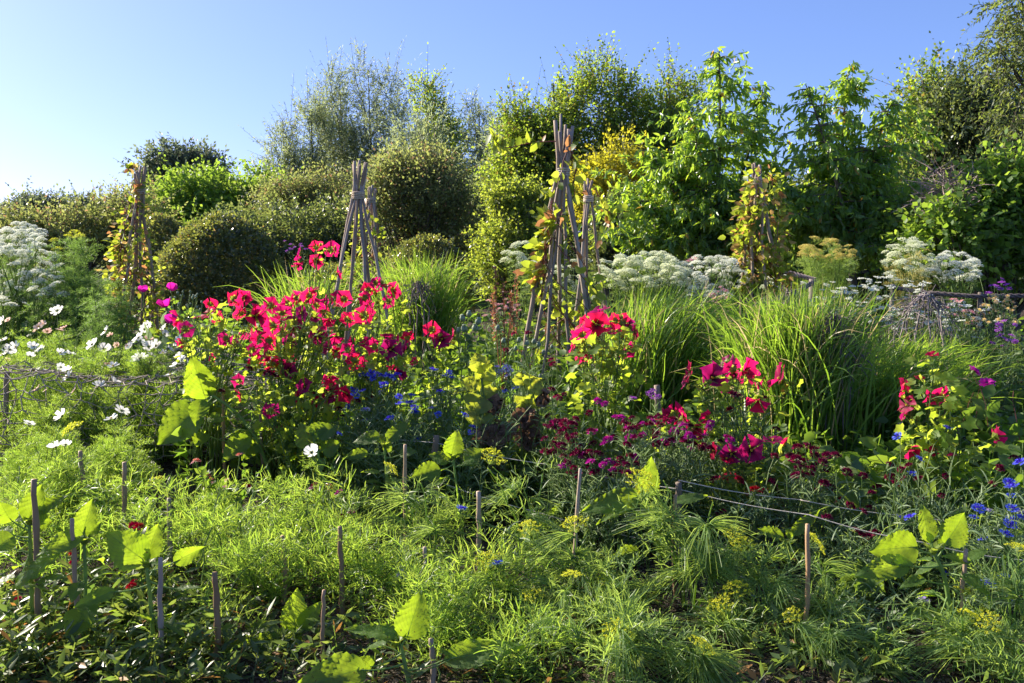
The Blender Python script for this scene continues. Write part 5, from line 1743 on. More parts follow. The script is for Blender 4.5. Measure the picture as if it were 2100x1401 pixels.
def sunflower(label, D, stem, leaves, bud=None, r=.007, group='young sunflowers'):
    """stem: pixels from the ground up; leaves: (stem fraction, bx, by, tx, ty, width px, facing, depth step[, droop])."""
    b = G(stem[0][0], D)
    pts = [b] + [P(x, y, D) for (x, y) in stem[1:]]
    w = np.array(pts)
    t = np.linspace(0, 1, 14)
    cs = np.stack([np.interp(t, np.linspace(0, 1, len(w)), w[:, j]) for j in range(3)], 1)
    for _ in range(2):
        cs[1:-1] = (cs[:-2] + 2 * cs[1:-1] + cs[2:]) / 4
    root = thing('sunflower_plant', label, 'sunflower', b, group)
    sb = MB().tubes(cs, np.linspace(r * 1.15, r * .7, 14), 8)
    part('stem', sb, M['sunstem'], root, True)
    for i, lf in enumerate(leaves):
        f, bx, by, tx, ty, wp, fc, dd = lf[:8]
        droop = lf[8] if len(lf) > 8 else .08
        lb = P(bx, by, D + dd * .3)
        lt = P(tx, ty, D + dd)
        s = at(cs, f)
        m = MB()
        sunleaf(m, lb, lt, px(wp, D), FACE[fc], droop, .15 + .1 * rng.random(), int(rng.integers(1 << 30)))
        lo = part('leaf', m, M['sunleaf'], root, True)
        u = np.linspace(0, 1, 7)[:, None]
        mid = s * .5 + lb * .5 + np.array([0, 0, -.12 * np.linalg.norm(lb - s)])
        pt = (1 - u) ** 2 * s + 2 * u * (1 - u) * mid + u * u * lb
        ext = lb + (lt - lb) * .12
        m = MB().tubes(np.concatenate([pt, ext[None]]), np.array([.8, .7, .6, .55, .5, .45, .4, .2]) * r * .62, 6)
        o = bpy.data.objects.new('petiole', m.mesh('petiole', M['sunstem'], np.array(root.location), True))
        COL.objects.link(o)
        o.parent = lo
    for _ in range(4):                        # lower leaves all round the stem
        f = rng.uniform(.3, .8)
        s = at(cs, f)
        if s[2] < .10:
            continue
        a = rng.uniform(0, 2 * PI)
        o = np.array([math.cos(a), math.sin(a), .25])
        lb = s + o * rng.uniform(.035, .07)
        ln = rng.uniform(.06, .105)
        m = MB()
        sunleaf(m, lb, lb + nrm(np.array([o[0], o[1], -.25])) * ln, ln * .62, np.array([0, 0, 1.0]) + o * .3, .2, .25, int(rng.integers(1 << 30)))
        lo = part('leaf', m, M['sunleaf'], root, True)
        m = MB().tubes(np.array([s, (s + lb) / 2 + [0, 0, .004], lb, lb + nrm(o) * .01]), np.array([.7, .6, .5, .3]) * r * .5, 5)
        ob = bpy.data.objects.new('petiole', m.mesh('petiole', M['sunstem'], np.array(root.location), True))
        COL.objects.link(ob)
        ob.parent = lo
    tip = cs[-1] if bud is None else P(bud[0], bud[1], D)
    m = MB()
    n = 11
    a = np.arange(n) * 2.4
    ax = np.stack([np.cos(a) * .8, np.sin(a) * .8, .55 + .25 * rng.random(n)], 1)
    m.scatter(T_OVATE, np.tile(tip, (n, 1)), frames(ax, np.tile([[0, 0, 1.0]], (n, 1))), rng.uniform(.7, 1.2, (n, 1)) * np.array([[.018, .042, .012]]))
    blob(m, tip + [0, 0, .004], .012, n=7)
    part('flower_bud', m, M['calyx'], root)
    return root


reseed(25)
sunflower('leftmost young sunflower cut by the left edge, cane in front', 2.75, [(70, 1395), (64, 1200), (62, 1110), (60, 1072)], [
    (.95, 60, 1062, 84, 994, 52, 'c', .03), (.95, 72, 1050, 140, 1014, 34, 'm', .05), (.95, 76, 1068, 106, 1072, 44, 'c', .0), (.9, 44, 1066, 40, 1044, 24, 'c', .05),
    (.85, 22, 1066, -2, 1030, 46, 'c', -.02), (.7, 24, 1102, -14, 1128, 52, 'm', -.05), (.6, 36, 1196, 120, 1126, 40, 'm', -.12), (.75, 20, 1095, -12, 1085, 30, 'm', .04), (.55, 60, 1190, 92, 1206, 26, 'u', -.05)])
sunflower('slim sunflower beside the reddish cane, second from the left', 2.65, [(171, 1400), (175, 1250), (175, 1160), (172, 1112)], [
    (.96, 172, 1086, 189, 1023, 46, 'c', .03), (.95, 163, 1100, 70, 1136, 46, 'm', -.08, .15), (.95, 182, 1098, 206, 1070, 30, 'm', .05), (.9, 170, 1094, 150, 1084, 34, 'm', .02),
    (.6, 172, 1258, 140, 1304, 62, 'c', -.12, .2), (.72, 124, 1185, 62, 1192, 26, 'u', .04), (.5, 184, 1262, 236, 1246, 20, 'u', -.05), (.3, 190, 1370, 172, 1382, 18, 'u', -.1)])
sunflower('sturdy sunflower third from the left with a broad folded top leaf', 2.6, [(318, 1400), (313, 1290), (306, 1200), (300, 1160)], [
    (.97, 292, 1146, 217, 1092, 82, 'c', .0), (.97, 302, 1140, 324, 1074, 50, 'c', .05), (.9, 362, 1150, 421, 1122, 36, 'c', .03), (.7, 230, 1214, 151, 1240, 34, 'm', -.1, .16), (.95, 284, 1150, 224, 1136, 30, 'm', .04),
    (.45, 314, 1274, 279, 1256, 20, 'u', -.05), (.75, 366, 1208, 414, 1202, 20, 'u', -.02), (.2, 316, 1376, 268, 1386, 34, 'u', -.1, .2), (.2, 336, 1400, 372, 1385, 14, 'u', -.08), (.5, 326, 1290, 350, 1262, 18, 'l', .0)])
sunflower('bushy low sunflower with one tall upright leaf, left of the dark cane', 2.7, [(618, 1420), (612, 1370), (604, 1335), (592, 1312)], [
    (.97, 602, 1292, 610, 1206, 58, 'c', .04), (.92, 618, 1284, 660, 1234, 38, 'c', .02), (.9, 574, 1322, 487, 1320, 48, 'm', -.05), (.95, 566, 1298, 500, 1282, 40, 'm', .05), (.85, 586, 1330, 528, 1332, 34, 'u', -.02), (.95, 596, 1305, 570, 1290, 34, 'c', .01), (.9, 604, 1318, 618, 1296, 22, 'c', .0)])
sunflower('foremost sunflower cut by the bottom edge, with a long leaf to the right', 2.42, [(850, 1460), (838, 1400), (828, 1350), (822, 1322)], [
    (.97, 836, 1302, 866, 1212, 74, 'c', .05), (.95, 800, 1306, 706, 1280, 46, 'u', .03, .14), (.6, 738, 1374, 598, 1412, 84, 'm', -.12), (.45, 926, 1350, 1078, 1322, 60, 'm', -.02, .04), (.8, 760, 1368, 742, 1346, 42, 'u', .0, .2), (.95, 810, 1302, 780, 1278, 36, 'u', .03), (.5, 925, 1346, 896, 1328, 16, 'u', .0)], bud=(812, 1322))
sunflower('tall bent sunflower with a huge upright leaf in front of the cosmos net', 4.35, [(562, 1010), (548, 950), (520, 885), (478, 838), (428, 806)], [
    (.98, 419, 810, 392, 731, 62, 'c', -.05), (.95, 404, 842, 318, 909, 88, 'm', -.1), (.97, 412, 824, 400, 872, 40, 'm', -.12), (.35, 506, 898, 453, 942, 46, 'm', -.15, .2), (.3, 522, 908, 496, 945, 34, 'c', -.05),
    (.55, 533, 821, 601, 779, 20, 'u', -.05), (.7, 430, 856, 458, 862, 26, 'm', -.04), (.95, 408, 820, 372, 814, 26, 'm', .03), (.9, 415, 835, 402, 800, 30, 'c', .03), (.4, 415, 890, 402, 915, 34, 'c', -.1)], r=.009)
sunflower('sunflower half in shade directly behind the large white cosmos', 3.95, [(672, 1100), (664, 1010), (656, 950), (650, 915)], [
    (.95, 634, 914, 616, 866, 48, 'c', .03), (.97, 656, 893, 694, 872, 40, 'm', .02), (.9, 664, 922, 700, 908, 40, 'c', -.02), (.9, 660, 924, 650, 890, 26, 'c', .02), (.75, 656, 984, 648, 1012, 20, 'c', -.03), (.95, 640, 890, 672, 866, 34, 'm', .05)])
sunflower('sunflower in front of the blue cornflowers, leaves spread like wings', 3.8, [(803, 1075), (799, 1020), (793, 970), (788, 915)], [
    (.97, 797, 902, 841, 861, 32, 'm', .03), (.97, 774, 895, 720, 906, 30, 'm', .0, .12), (.9, 750, 929, 703, 938, 26, 'm', -.06, .1), (.85, 823, 931, 854, 924, 26, 'm', -.03), (.95, 784, 905, 776, 890, 18, 'c', .03), (.95, 792, 925, 800, 903, 18, 'c', .0),
    (.6, 775, 969, 741, 965, 18, 'u', -.05, .12), (.5, 774, 987, 745, 988, 14, 'u', -.05), (.9, 776, 925, 766, 928, 14, 'm', .0)])
sunflower('sunflower overlapping the sawn stake, with one tall pointed leaf', 3.6, [(952, 1130), (944, 1050), (934, 980), (930, 940)], [
    (.97, 926, 934, 939, 881, 42, 'c', .03), (.9, 898, 964, 840, 976, 44, 'm', -.06, .1), (.95, 918, 946, 879, 930, 34, 'm', .04), (.85, 956, 945, 991, 921, 40, 'm', .0), (.85, 952, 952, 984, 950, 26, 'u', -.04), (.55, 906, 988, 868, 998, 16, 'u', -.03, .15), (.9, 920, 942, 905, 926, 20, 'm', .03), (.5, 965, 1018, 985, 1005, 14, 'u', -.05), (.6, 912, 1060, 882, 1085, 28, 'm', -.08, .2)], r=.006)
sunflower('sunflower wound with dill, one leaf reaching far left and one straight up', 3.15, [(1375, 1270), (1362, 1190), (1346, 1110), (1331, 1045)], [
    (.95, 1305, 1020, 1190, 1048, 52, 'm', -.06, .06), (.97, 1326, 1012, 1338, 936, 46, 'c', .03), (.9, 1284, 1042, 1222, 1068, 26, 'u', -.08, .15), (.95, 1389, 1030, 1452, 1012, 34, 'u', .05), (.6, 1306, 1130, 1251, 1146, 36, 'm', -.08, .2), (.95, 1318, 1018, 1298, 1000, 26, 'm', .04), (.55, 1345, 1140, 1376, 1130, 14, 'u', -.03), (.35, 1345, 1240, 1330, 1232, 24, 'u', -.05)])
sunflower('small sunflower with two raised leaves behind the low yellow umbel', 3.1, [(1626, 1250), (1620, 1180), (1616, 1120)], [
    (.95, 1603, 1100, 1556, 1082, 30, 'm', .0), (.97, 1630, 1092, 1683, 1044, 28, 'm', .02), (.9, 1582, 1092, 1545, 1094, 14, 'u', .04), (.95, 1622, 1102, 1612, 1084, 24, 'm', .0), (.9, 1624, 1122, 1600, 1134, 24, 'u', -.05), (.2, 1676, 1206, 1728, 1208, 16, 'u', -.05)])
sunflower('big open sunflower with three round leaves at the lower right', 2.68, [(1955, 1420), (1950, 1260), (1938, 1180), (1914, 1132)], [
    (.97, 1874, 1122, 1784, 1130, 74, 'c', -.02, .06), (.99, 1905, 1104, 1893, 1033, 42, 'c', .04), (.9, 1942, 1110, 1982, 1052, 66, 'c', .03), (.8, 1853, 1157, 1754, 1180, 50, 'm', -.08, .06), (.8, 1987, 1150, 1936, 1138, 24, 'm', -.03), (.8, 1988, 1146, 2026, 1124, 26, 'u', .02),
    (.6, 1892, 1187, 1845, 1202, 26, 'u', -.06, .12), (.7, 1918, 1158, 1872, 1178, 24, 'u', .03), (.5, 1928, 1262, 1856, 1252, 44, 'u', -.06, .2), (.95, 1926, 1116, 1942, 1108, 18, 'm', .03), (.2, 1912, 1376, 1836, 1400, 26, 'u', -.06, .1), (.9, 1910, 1110, 1900, 1090, 18, 'c', .0)], r=.0085)
sunflower('tiny sunflower seedling between the drooping dill and the pale cane', 3.5, [(1122, 1150), (1118, 1110), (1115, 1082)], [
    (.95, 1104, 1076, 1128, 1046, 18, 'm', -.02), (.95, 1132, 1058, 1162, 1022, 18, 'm', .03), (.9, 1100, 1062, 1066, 1078, 22, 'u', -.02)], r=.004)

# ------------------------------------------------------------------ dill
def dill(label, x, D, tops, umbels, group='dill plants', n=5, fall=.13):
    base = G(x, D)
    root = thing('dill_plant', label, 'dill', base, group)
    sb, fb = MB(), MB()
    paths = []
    for (hx, hy) in tops:
        c = P(hx, hy, D + rng.normal() * .06)
        p = bez(base + rng.normal(size=3) * [.02, .02, 0], c, 9, .12, .005)
        paths.append(p)
        sb.tubes(p, np.linspace(.0052, .0022, 9), 5)
        for k in range(n):
            v = rng.uniform(.25, .98)
            q = at(p, v)[None]
            for _ in range(2):
                a = rng.uniform(0, 2 * PI)
                ax = np.array([[math.cos(a), math.sin(a), rng.uniform(.2, .9)]])
                R = frames(ax, np.array([[0, 0, 1.0]]) + rng.normal(size=(1, 3)) * .2)
                tm = TUFT[int(rng.integers(0, 4))] if rng.random() < .6 else FROND_AIRY[int(rng.integers(0, 4))]
                fb.scatter(tm, q, R, fall * rng.uniform(.6, 1.25))
    for (hx, hy) in umbels:
        c = P(hx, hy, D + rng.normal() * .05)
        r_ = px(rng.uniform(20, 32), D)
        p = bez(base + rng.normal(size=3) * [.02, .02, 0], c - [0, 0, r_ * .75], 9, .12, .005)
        sb.tubes(p, np.linspace(.0042, .0018, 9), 5)
        k = int(rng.integers(0, 3))
        h = inst('flower_head', ME['umbel_y', k], root, c, rot_z_to(np.array([rng.normal() * .4, rng.normal() * .4 - .2, 1]), rng.uniform(0, 6)), r_)
        sub('rays', ME['umbel_y_rays', k], h)
        for _ in range(3):
            a = rng.uniform(0, 2 * PI)
            fb.scatter(TUFT[int(rng.integers(0, 4))], at(p, rng.uniform(.5, .95))[None], frames(np.array([[math.cos(a), math.sin(a), .5]]), np.array([[0, 0, 1.0]])), fall * rng.uniform(.6, 1.1))
    part('stems', sb, M['dill'], root, True)
    part('foliage', fb, M['dill'], root)


reseed(26)
for (lab, x, D, tops, ums) in [
        ('drooping dill right of the sawn stake, threads hanging like rain', 1115, 3.3, [(1000, 960), (1060, 972), (1112, 972), (1070, 1035)], [(1010, 938)]),
        ('dill with a small yellow green umbel beside the spread-winged sunflower', 850, 3.4, [(858, 985), (850, 1020)], [(800, 962)]),
        ('dill in the gap left of the drooping plant with a lone thread head', 905, 3.2, [(862, 990), (890, 1060), (840, 1090)], []),
        ('dill with a lacy umbel on the pale leaning cane', 1190, 3.0, [(1145, 1100), (1130, 1110), (1210, 1160)], [(1180, 1076), (1085, 1085)]),
        ('thick stemmed dill climbing past the far reaching sunflower leaf', 1420, 3.0, [(1360, 985), (1290, 1040), (1350, 1060), (1330, 990)], [(1312, 985)]),
        ('slender dill with thread whorls between split cane and small sunflower', 1440, 2.95, [(1462, 1030), (1446, 1090), (1500, 1120)], []),
        ('dill with a tilted yellow umbel in front of the small sunflower', 1600, 2.9, [(1560, 1150), (1590, 1190), (1530, 1170)], [(1524, 1118), (1505, 1096)]),
        ('dill with a flat yellow umbel touching the cane right of the small sunflower', 1700, 2.85, [(1670, 1150), (1700, 1220), (1640, 1230)], [(1672, 1112)]),
        ('dill with two low yellow umbels in the centre right foreground', 1500, 2.75, [(1480, 1250), (1540, 1280), (1440, 1270)], [(1510, 1212), (1478, 1242)]),
        ('dill with a golden umbel in front of the big open sunflower', 1985, 2.55, [(1960, 1300), (2010, 1290), (1980, 1240)], [(1988, 1262), (1975, 1212), (2022, 1275)]),
        ('dill at the right edge with a pale yellow umbel', 2080, 2.6, [(2060, 1140), (2085, 1190), (2050, 1250)], [(2090, 1124)]),
        ('curly leaved dill left of the drooping one, opened like a star', 1040, 2.9, [(1030, 1160), (1060, 1200), (1010, 1220)], [(1000, 1150)]),
        ('low dill under the tiny seedling with one yellow tuft', 1110, 2.8, [(1100, 1220), (1140, 1200), (1160, 1250)], [(1092, 1222), (1172, 1182)]),
        ('dill with greenish buds in the dark corner below the split cane', 1430, 2.5, [(1410, 1330), (1470, 1330), (1510, 1350), (1380, 1340)], [(1440, 1325)]),
        ('feathery dill in the dark gap below the big open sunflower', 1800, 2.55, [(1770, 1330), (1830, 1300), (1720, 1350), (1800, 1280)], []),
        ('broad dill bush at the bottom, left of the dark corner', 1290, 2.55, [(1270, 1290), (1220, 1330), (1330, 1290), (1180, 1310)], [(1265, 1300)]),
        ('dill thicket between the split cane and the pale leaning cane', 1270, 2.85, [(1240, 1150), (1290, 1180), (1260, 1230), (1310, 1220)], [(1300, 1230), (1240, 1190)]),
        ('low dill at the bottom right corner', 2060, 2.4, [(2040, 1340), (2090, 1330), (2070, 1380)], []),
        ('dill tips rising between the cane and the big open sunflower', 1690, 2.6, [(1640, 1290), (1690, 1280), (1610, 1320)], [(1625, 1262)]),
        ('dill with a bright yellow umbel at the left behind the net stake', 150, 3.9, [(140, 900), (180, 920)], [(150, 880), (318, 990)])]:
    dill(lab, x, D, tops, ums, n=3, fall=.145)

# ------------------------------------------------------------------ cornflowers and dark flower patches
reseed(27)
gC = 'cornflower plants'
ZL = lambda L: [(660 + a / 4.12, 720 + b / 4.12) for a, b in L]
ZB = lambda L: [(1400 + a / 2.974, 930 + b / 2.974) for a, b in L]
B_, LI, BU, MG = ('corn', 'blue'), ('corn', 'lilac'), ('corn', 'burgundy'), ('corn', 'magenta')
CK = dict(leaf='corn_leaf', nleaf=11, ll=.09, lw=.010, spread=.10, dk=.0012)
head_plants('cornflower_plant', 'cornflower', 'dense blue cornflowers under the right wing of the big mallow', 760, 4.3, ZL([(370, 210), (420, 200), (470, 195), (440, 235), (390, 240), (560, 215), (620, 215), (345, 205), (500, 215), (530, 225), (590, 235), (415, 165), (640, 205), (460, 220)]), [B_], .021, gC, extra=26, **CK)
head_plants('cornflower_plant', 'cornflower', 'blue cornflowers at the left end of the blue patch, beside drooping magenta mallow', 745, 4.15, ZL([(350, 340), (280, 380), (520, 290), (510, 350), (270, 330), (225, 480), (375, 600), (365, 505)]), [B_, B_, B_, LI], .020, gC, extra=34, **CK)
head_plants('cornflower_plant', 'cornflower', 'blue and pale cornflowers in the middle of the blue patch', 820, 4.05, ZL([(650, 390), (755, 380), (660, 450), (720, 450), (780, 480), (785, 530), (750, 445), (770, 520), (935, 490), (980, 540), (575, 575)]), [B_, B_, B_, LI, B_], .021, gC, extra=46, **CK)
head_plants('cornflower_plant', 'cornflower', 'bright blue cornflower trio below the small crimson mallow', 910, 4.3, ZL([(940, 165), (1070, 185), (1100, 230), (1060, 215), (1000, 350)]), [B_], .023, gC, extra=36, **CK)
head_plants('cornflower_plant', 'cornflower', 'sparse blue cornflowers beside the brown withered leaves', 955, 3.95, ZL([(1205, 548), (1275, 650), (1265, 690), (820, 750), (145, 705), (1640, 320), (1550, 345)]), [B_], .018, gC, extra=60, **CK)
head_plants('cornflower_plant', 'cornflower', 'pale lilac flowers behind the yellowing hollyhock leaves', 1030, 4.5, ZL([(1480, 140), (1560, 150), (1580, 170), (1575, 215), (1500, 180), (1540, 130)]), [LI], .020, gC, extra=12, **CK)
head_plants('cornflower_plant', 'cornflower', 'blue cornflowers bunched at the right edge', 2060, 3.0, ZB([(1990, 185), (2010, 210), (2000, 265), (2010, 340), (2010, 410), (1970, 500), (2060, 60), (2050, 360), (2060, 400), (1990, 440)]), [B_, B_, B_, B_, B_, B_, B_, LI], .021, gC, extra=24, **CK)
head_plants('cornflower_plant', 'cornflower', 'blue and pale cornflowers right of the three round sunflower leaves', 1995, 2.9, ZB([(1800, 340), (1775, 395), (1835, 530), (1865, 360), (1790, 790), (1865, 800), (1955, 760), (1990, 885), (1960, 1155)]), [B_, B_, B_, LI, B_, B_, B_, B_, B_], .019, gC, extra=26, **CK)
head_plants('cornflower_plant', 'cornflower', 'scattered blue cornflowers left of the upright round sunflower leaves', 1870, 3.2, ZB([(1440, 40), (1395, 130), (1330, 400), (1390, 395), (1530, 620), (1620, 740), (1610, -150), (1315, -100)]), [B_], .018, gC, extra=30, **CK)
head_plants('cornflower_plant', 'cornflower', 'low blue cornflowers in the dark gap at the lower right', 1800, 2.8, ZB([(1360, 1230), (1020, 1110), (1425, 1110), (1470, 900), (980, 1040), (950, 1390)]), [B_, B_, LI, LI, LI, B_], .018, gC, extra=14, **CK)
head_plants('cornflower_plant', 'cornflower', 'stray blue cornflowers low among the dill', 1300, 3.0, [(1020, 1157), (1543, 1226), (1008, 1163), (945, 1045), (824, 1180), (796, 1180)], [B_, B_, B_, B_, LI, LI], .018, gC, extra=10, **CK)
gD = 'burgundy cornflower plants'
head_plants('burgundy_flower_plant', 'burgundy flower', 'packed burgundy flowers right of the magenta mallow flowers', 1660, 3.5, ZB([(690, 40), (720, 10), (800, 15), (850, 60), (700, 95), (690, 140), (775, 140), (810, 80), (865, 120), (740, 60), (780, 100), (660, 30), (720, 130), (700, -30), (760, -40), (800, -20), (880, 20)]), [BU], .022, gD, extra=30, **CK)
head_plants('burgundy_flower_plant', 'burgundy flower', 'nearly black flowers right of the packed burgundy ones', 1770, 3.4, ZB([(930, 20), (1000, 120), (1100, 140), (1190, 215), (1280, 150), (910, 215), (960, 290), (1020, 325), (815, 235), (1150, 250), (1140, 340), (1290, 190), (860, 190)]), [BU], .021, gD, extra=34, **CK)
head_plants('burgundy_flower_plant', 'burgundy flower', 'dark flowers low between the two right-hand sunflowers', 1740, 3.1, ZB([(880, 400), (1095, 505), (1170, 490), (1100, 360), (1060, 480), (1130, 520)]), [BU], .020, gD, extra=30, **CK)
head_plants('burgundy_flower_plant', 'burgundy flower', 'dark flowers under the crimson and magenta mallow', 1540, 3.4, ZB([(560, 20), (545, 170), (440, 230), (550, 190), (200, 165), (340, 170), (240, 370)]), [BU, BU, ('corn', 'crimson')], .021, gD, extra=34, **CK)
head_plants('burgundy_flower_plant', 'burgundy flower', 'dark flowers with brown seed heads near the right edge', 1890, 3.3, ZB([(1260, 75), (1350, 155), (1440, 160), (1250, 150), (1330, 100), (1380, 80), (1600, 140), (1640, 20), (1580, 260), (1450, 280), (1890, 190), (1930, 95), (2020, 30)]), [BU], .018, gD, extra=34, **CK)
head_plants('burgundy_flower_plant', 'burgundy flower', 'deep purple flowers below the low mallow, right of the withered leaves', 1330, 3.6, heads_in(1340, 890, 90, 36, 40), [BU, MG, BU], .019, gD, extra=40, **CK)
head_plants('burgundy_flower_plant', 'burgundy flower', 'wine red flowers directly right of the withered brown leaves', 1170, 3.6, heads_in(1165, 905, 58, 48, 40), [BU], .021, gD, extra=34, **CK)
head_plants('burgundy_flower_plant', 'burgundy flower', 'dark flowers above the far reaching sunflower leaf', 1240, 3.4, heads_in(1230, 955, 85, 32, 34), [BU, BU, MG], .018, gD, extra=46, **CK)
head_plants('burgundy_flower_plant', 'burgundy flower', 'purple flowers between low mallow and its grass background', 1420, 3.7, heads_in(1430, 900, 75, 34, 32), [MG, BU], .018, gD, extra=34, **CK)
head_plants('burgundy_flower_plant', 'burgundy flower', 'black red flower heads round the foot of the tallest wigwam', 1130, 4.0, Z7([(690, 955), (770, 985), (720, 1000), (700, 800), (690, 775), (410, 715), (460, 615), (545, 615), (670, 1120), (720, 1155), (920, 1100), (740, 1010)]), [BU], .024, gD, extra=14, **CK)
head_plants('burgundy_flower_plant', 'burgundy flower', 'dark flower heads on tall stems within the crimson mallow by the largest grass', 1530, 4.0, Z7([(1740, 950), (1810, 985), (1780, 1080), (1900, 780), (1795, 870), (1880, 860)]) + Z8([(300, 985), (340, 1000), (290, 1075), (490, 1010), (570, 1200)]), [BU, BU, ('corn', 'crimson')], .022, gD, extra=24, **CK)
head_plants('burgundy_flower_plant', 'burgundy flower', 'small dark red flowers dotted in the low front branch of the big mallow', 660, 4.3, Z6([(510, 830), (620, 860), (650, 870), (1260, 1005), (1170, 1025), (1080, 1120), (340, 968), (905, 985), (1060, 1080), (700, 880)]), [BU], .022, gD, extra=12, **CK)
gM = 'magenta flower plants'
head_plants('magenta_flower_plant', 'magenta flower', 'bright magenta flowers left of the low mallow amid purple cornflowers', 1240, 3.8, Z7([(970, 1025), (1015, 1045), (1080, 1130), (1110, 1130), (940, 1220), (1035, 1265), (780, 1330), (745, 1350), (1010, 1290)]), [MG], .022, gM, extra=10, **CK)
head_plants('magenta_flower_plant', 'magenta flower', 'purple tufted flower by the pale stake end', 1335, 4.6, Z7([(1290, 980), (1320, 990), (1300, 1010), (1340, 1000), (1310, 960), (1185, 1010)]), [('corn', 'violet')], .022, gM, extra=3, **CK)
head_plants('magenta_flower_plant', 'magenta flower', 'crimson and purple small flowers low under the sunflower behind the cosmos', 680, 3.6, [(647, 997), (696, 1012), (674, 1000), (720, 1053), (700, 1060), (640, 1003), (505, 1000)], [('corn', 'crimson'), MG], .017, gM, extra=6, **CK)
head_plants('snapdragon_plant', 'red flower', 'dark red snapdragons beside the third sunflower', 280, 2.9, [(278, 1078), (285, 1082), (274, 1080), (270, 1205), (262, 1215), (276, 1196), (265, 1222), (148, 1140), (150, 1155), (144, 1130), (37, 1232), (33, 1238)], [('corn', 'crimson')], .016, 'snapdragons', extra=14, leaf='lance', nleaf=12, ll=.07, lw=.03, spread=.1)
head_plants('snapdragon_plant', 'salmon flower', 'salmon and pink small flowers in the sunlit gap below the bent sunflower', 440, 3.9, [(430, 985), (434, 992), (427, 978), (466, 985), (400, 945), (396, 950), (404, 947), (462, 1000), (490, 935), (497, 932)], [('corn', 'salmon'), ('corn', 'rose')], .014, 'snapdragons', extra=10, leaf='under', nleaf=9, ll=.05, lw=.03, spread=.1, narrow=False)

# ------------------------------------------------------------------ poppies, hollyhock, dahlias, seed heads
reseed(28)
_pp = lambda s: .1 + .62 * s
for k_ in range(2):
    ME['poppy', 'p', k_] = corolla(5, 1.0, _pp, lambda r, t: 1.35 * r ** 1.8, 6, 6, .03, .06, 70 + k_).mesh('flower', M['poppy'], smooth=True)
head_plants('poppy_plant', 'poppy', 'purple poppies left of the crimson mallow, pale stems below', 330, 5.4, [(295, 600), (352, 596), (341, 631), (350, 664)], [('poppy', 'p')], .036, None, leaf='corn_leaf', nleaf=5, ll=.1, lw=.05, spread=.05, narrow=False, tilt=.25)
_m = MB()
th_ = np.linspace(0, 2 * PI, 11)[:-1]
pr_ = [(0, -.9), (.35, -.85), (.75, -.45), (.85, 0), (.75, .45), (.5, .75), (.32, .85), (.3, .92), (.62, 1.0), (.55, 1.08), (0, 1.1)]
v_ = np.array([[r * math.cos(a), r * math.sin(a), z] for r, z in pr_ for a in th_])
_m.add(v_, None, [[i * 10 + j, i * 10 + (j + 1) % 10, (i + 1) * 10 + (j + 1) % 10, (i + 1) * 10 + j] for i in range(len(pr_) - 1) for j in range(10)])
ME['pod', 'p', 0] = ME['pod', 'p', 1] = _m.mesh('seed_pod', M['pod'], smooth=True)
head_plants('poppy_plant', 'poppy seed heads', 'group of tall grey green poppy seed heads left of the tallest wigwam', 965, 4.7, Z7([(145, 515), (185, 490), (240, 535), (155, 580), (120, 590), (222, 575), (360, 575)]), [('pod', 'p')], .019, 'poppy seed heads', nleaf=1, calyx=None, spread=.06, tilt=.12)
head_plants('poppy_plant', 'poppy seed heads', 'smaller poppy seed heads in front of the tallest wigwam', 1070, 4.7, Z7([(395, 655), (490, 650), (540, 670), (580, 660), (610, 675), (640, 725), (690, 690), (470, 700), (620, 870)]), [('pod', 'p')], .014, 'poppy seed heads', nleaf=5, calyx=None, spread=.1, tilt=.12, extra=22)
head_plants('poppy_plant', 'poppy seed heads', 'pale tiny seed heads behind the purple poppies', 370, 6.2, heads_in(375, 622, 45, 25, 22), [('pod', 'p')], .010, 'poppy seed heads', nleaf=4, calyx=None, spread=.12, tilt=.15, extra=6)
_m = MB()
for k_ in range(3):
    corolla(9, 1.0 - .25 * k_, lambda s: .05 + .2 * math.sin(s * PI * .8), lambda r, t: (.1 + .3 * k_) * r, 5, 3, .0, .02, k_, .05, _m)
ME['dahlia', 'm', 0] = ME['dahlia', 'm', 1] = _m.mesh('flower', M['magenta'], smooth=True)
head_plants('dahlia_plant', 'dahlia', 'dark leaved dahlia with two star shaped magenta flowers at the right edge', 2030, 4.2, [(2024, 786), (1998, 761)], [('dahlia', 'm')], .042, None, leaf='under', nleaf=10, ll=.09, lw=.06, spread=.05, narrow=False, stem='red_stem', face=(-.1, -.8, .5), extra=14)


def broadleaf(label, name, cat, x, D, rows, mat, extra_mat=None, r=.008):
    base = G(x, D)
    root = thing(name, label, cat, base)
    sb = MB()
    for (bx, by, tx, ty, w, fc, dd, kind) in rows:
        b = P(bx, by, D + dd * .4)
        t = P(tx, ty, D + dd)
        sb.tubes(bez(base + rng.normal(size=3) * [.03, .03, 0], b, 8, .1, .004), np.linspace(r, r * .5, 8), 6)
        m = MB()
        sunleaf(m, b, t, px(w, D), FACE[fc], .25, .35, int(rng.integers(1 << 30)), 13, 9, .5)
        v = m.v[0]
        v += rng.normal(size=v.shape) * (.008 if kind == 'w' else .003)
        part('leaf', m, M['brownleaf'] if kind == 'w' else M[mat], root, True)['label'] = 'withered brown leaf' if kind == 'w' else 'yellow green lobed leaf'
    part('stems', sb, M['stem'], root, True)


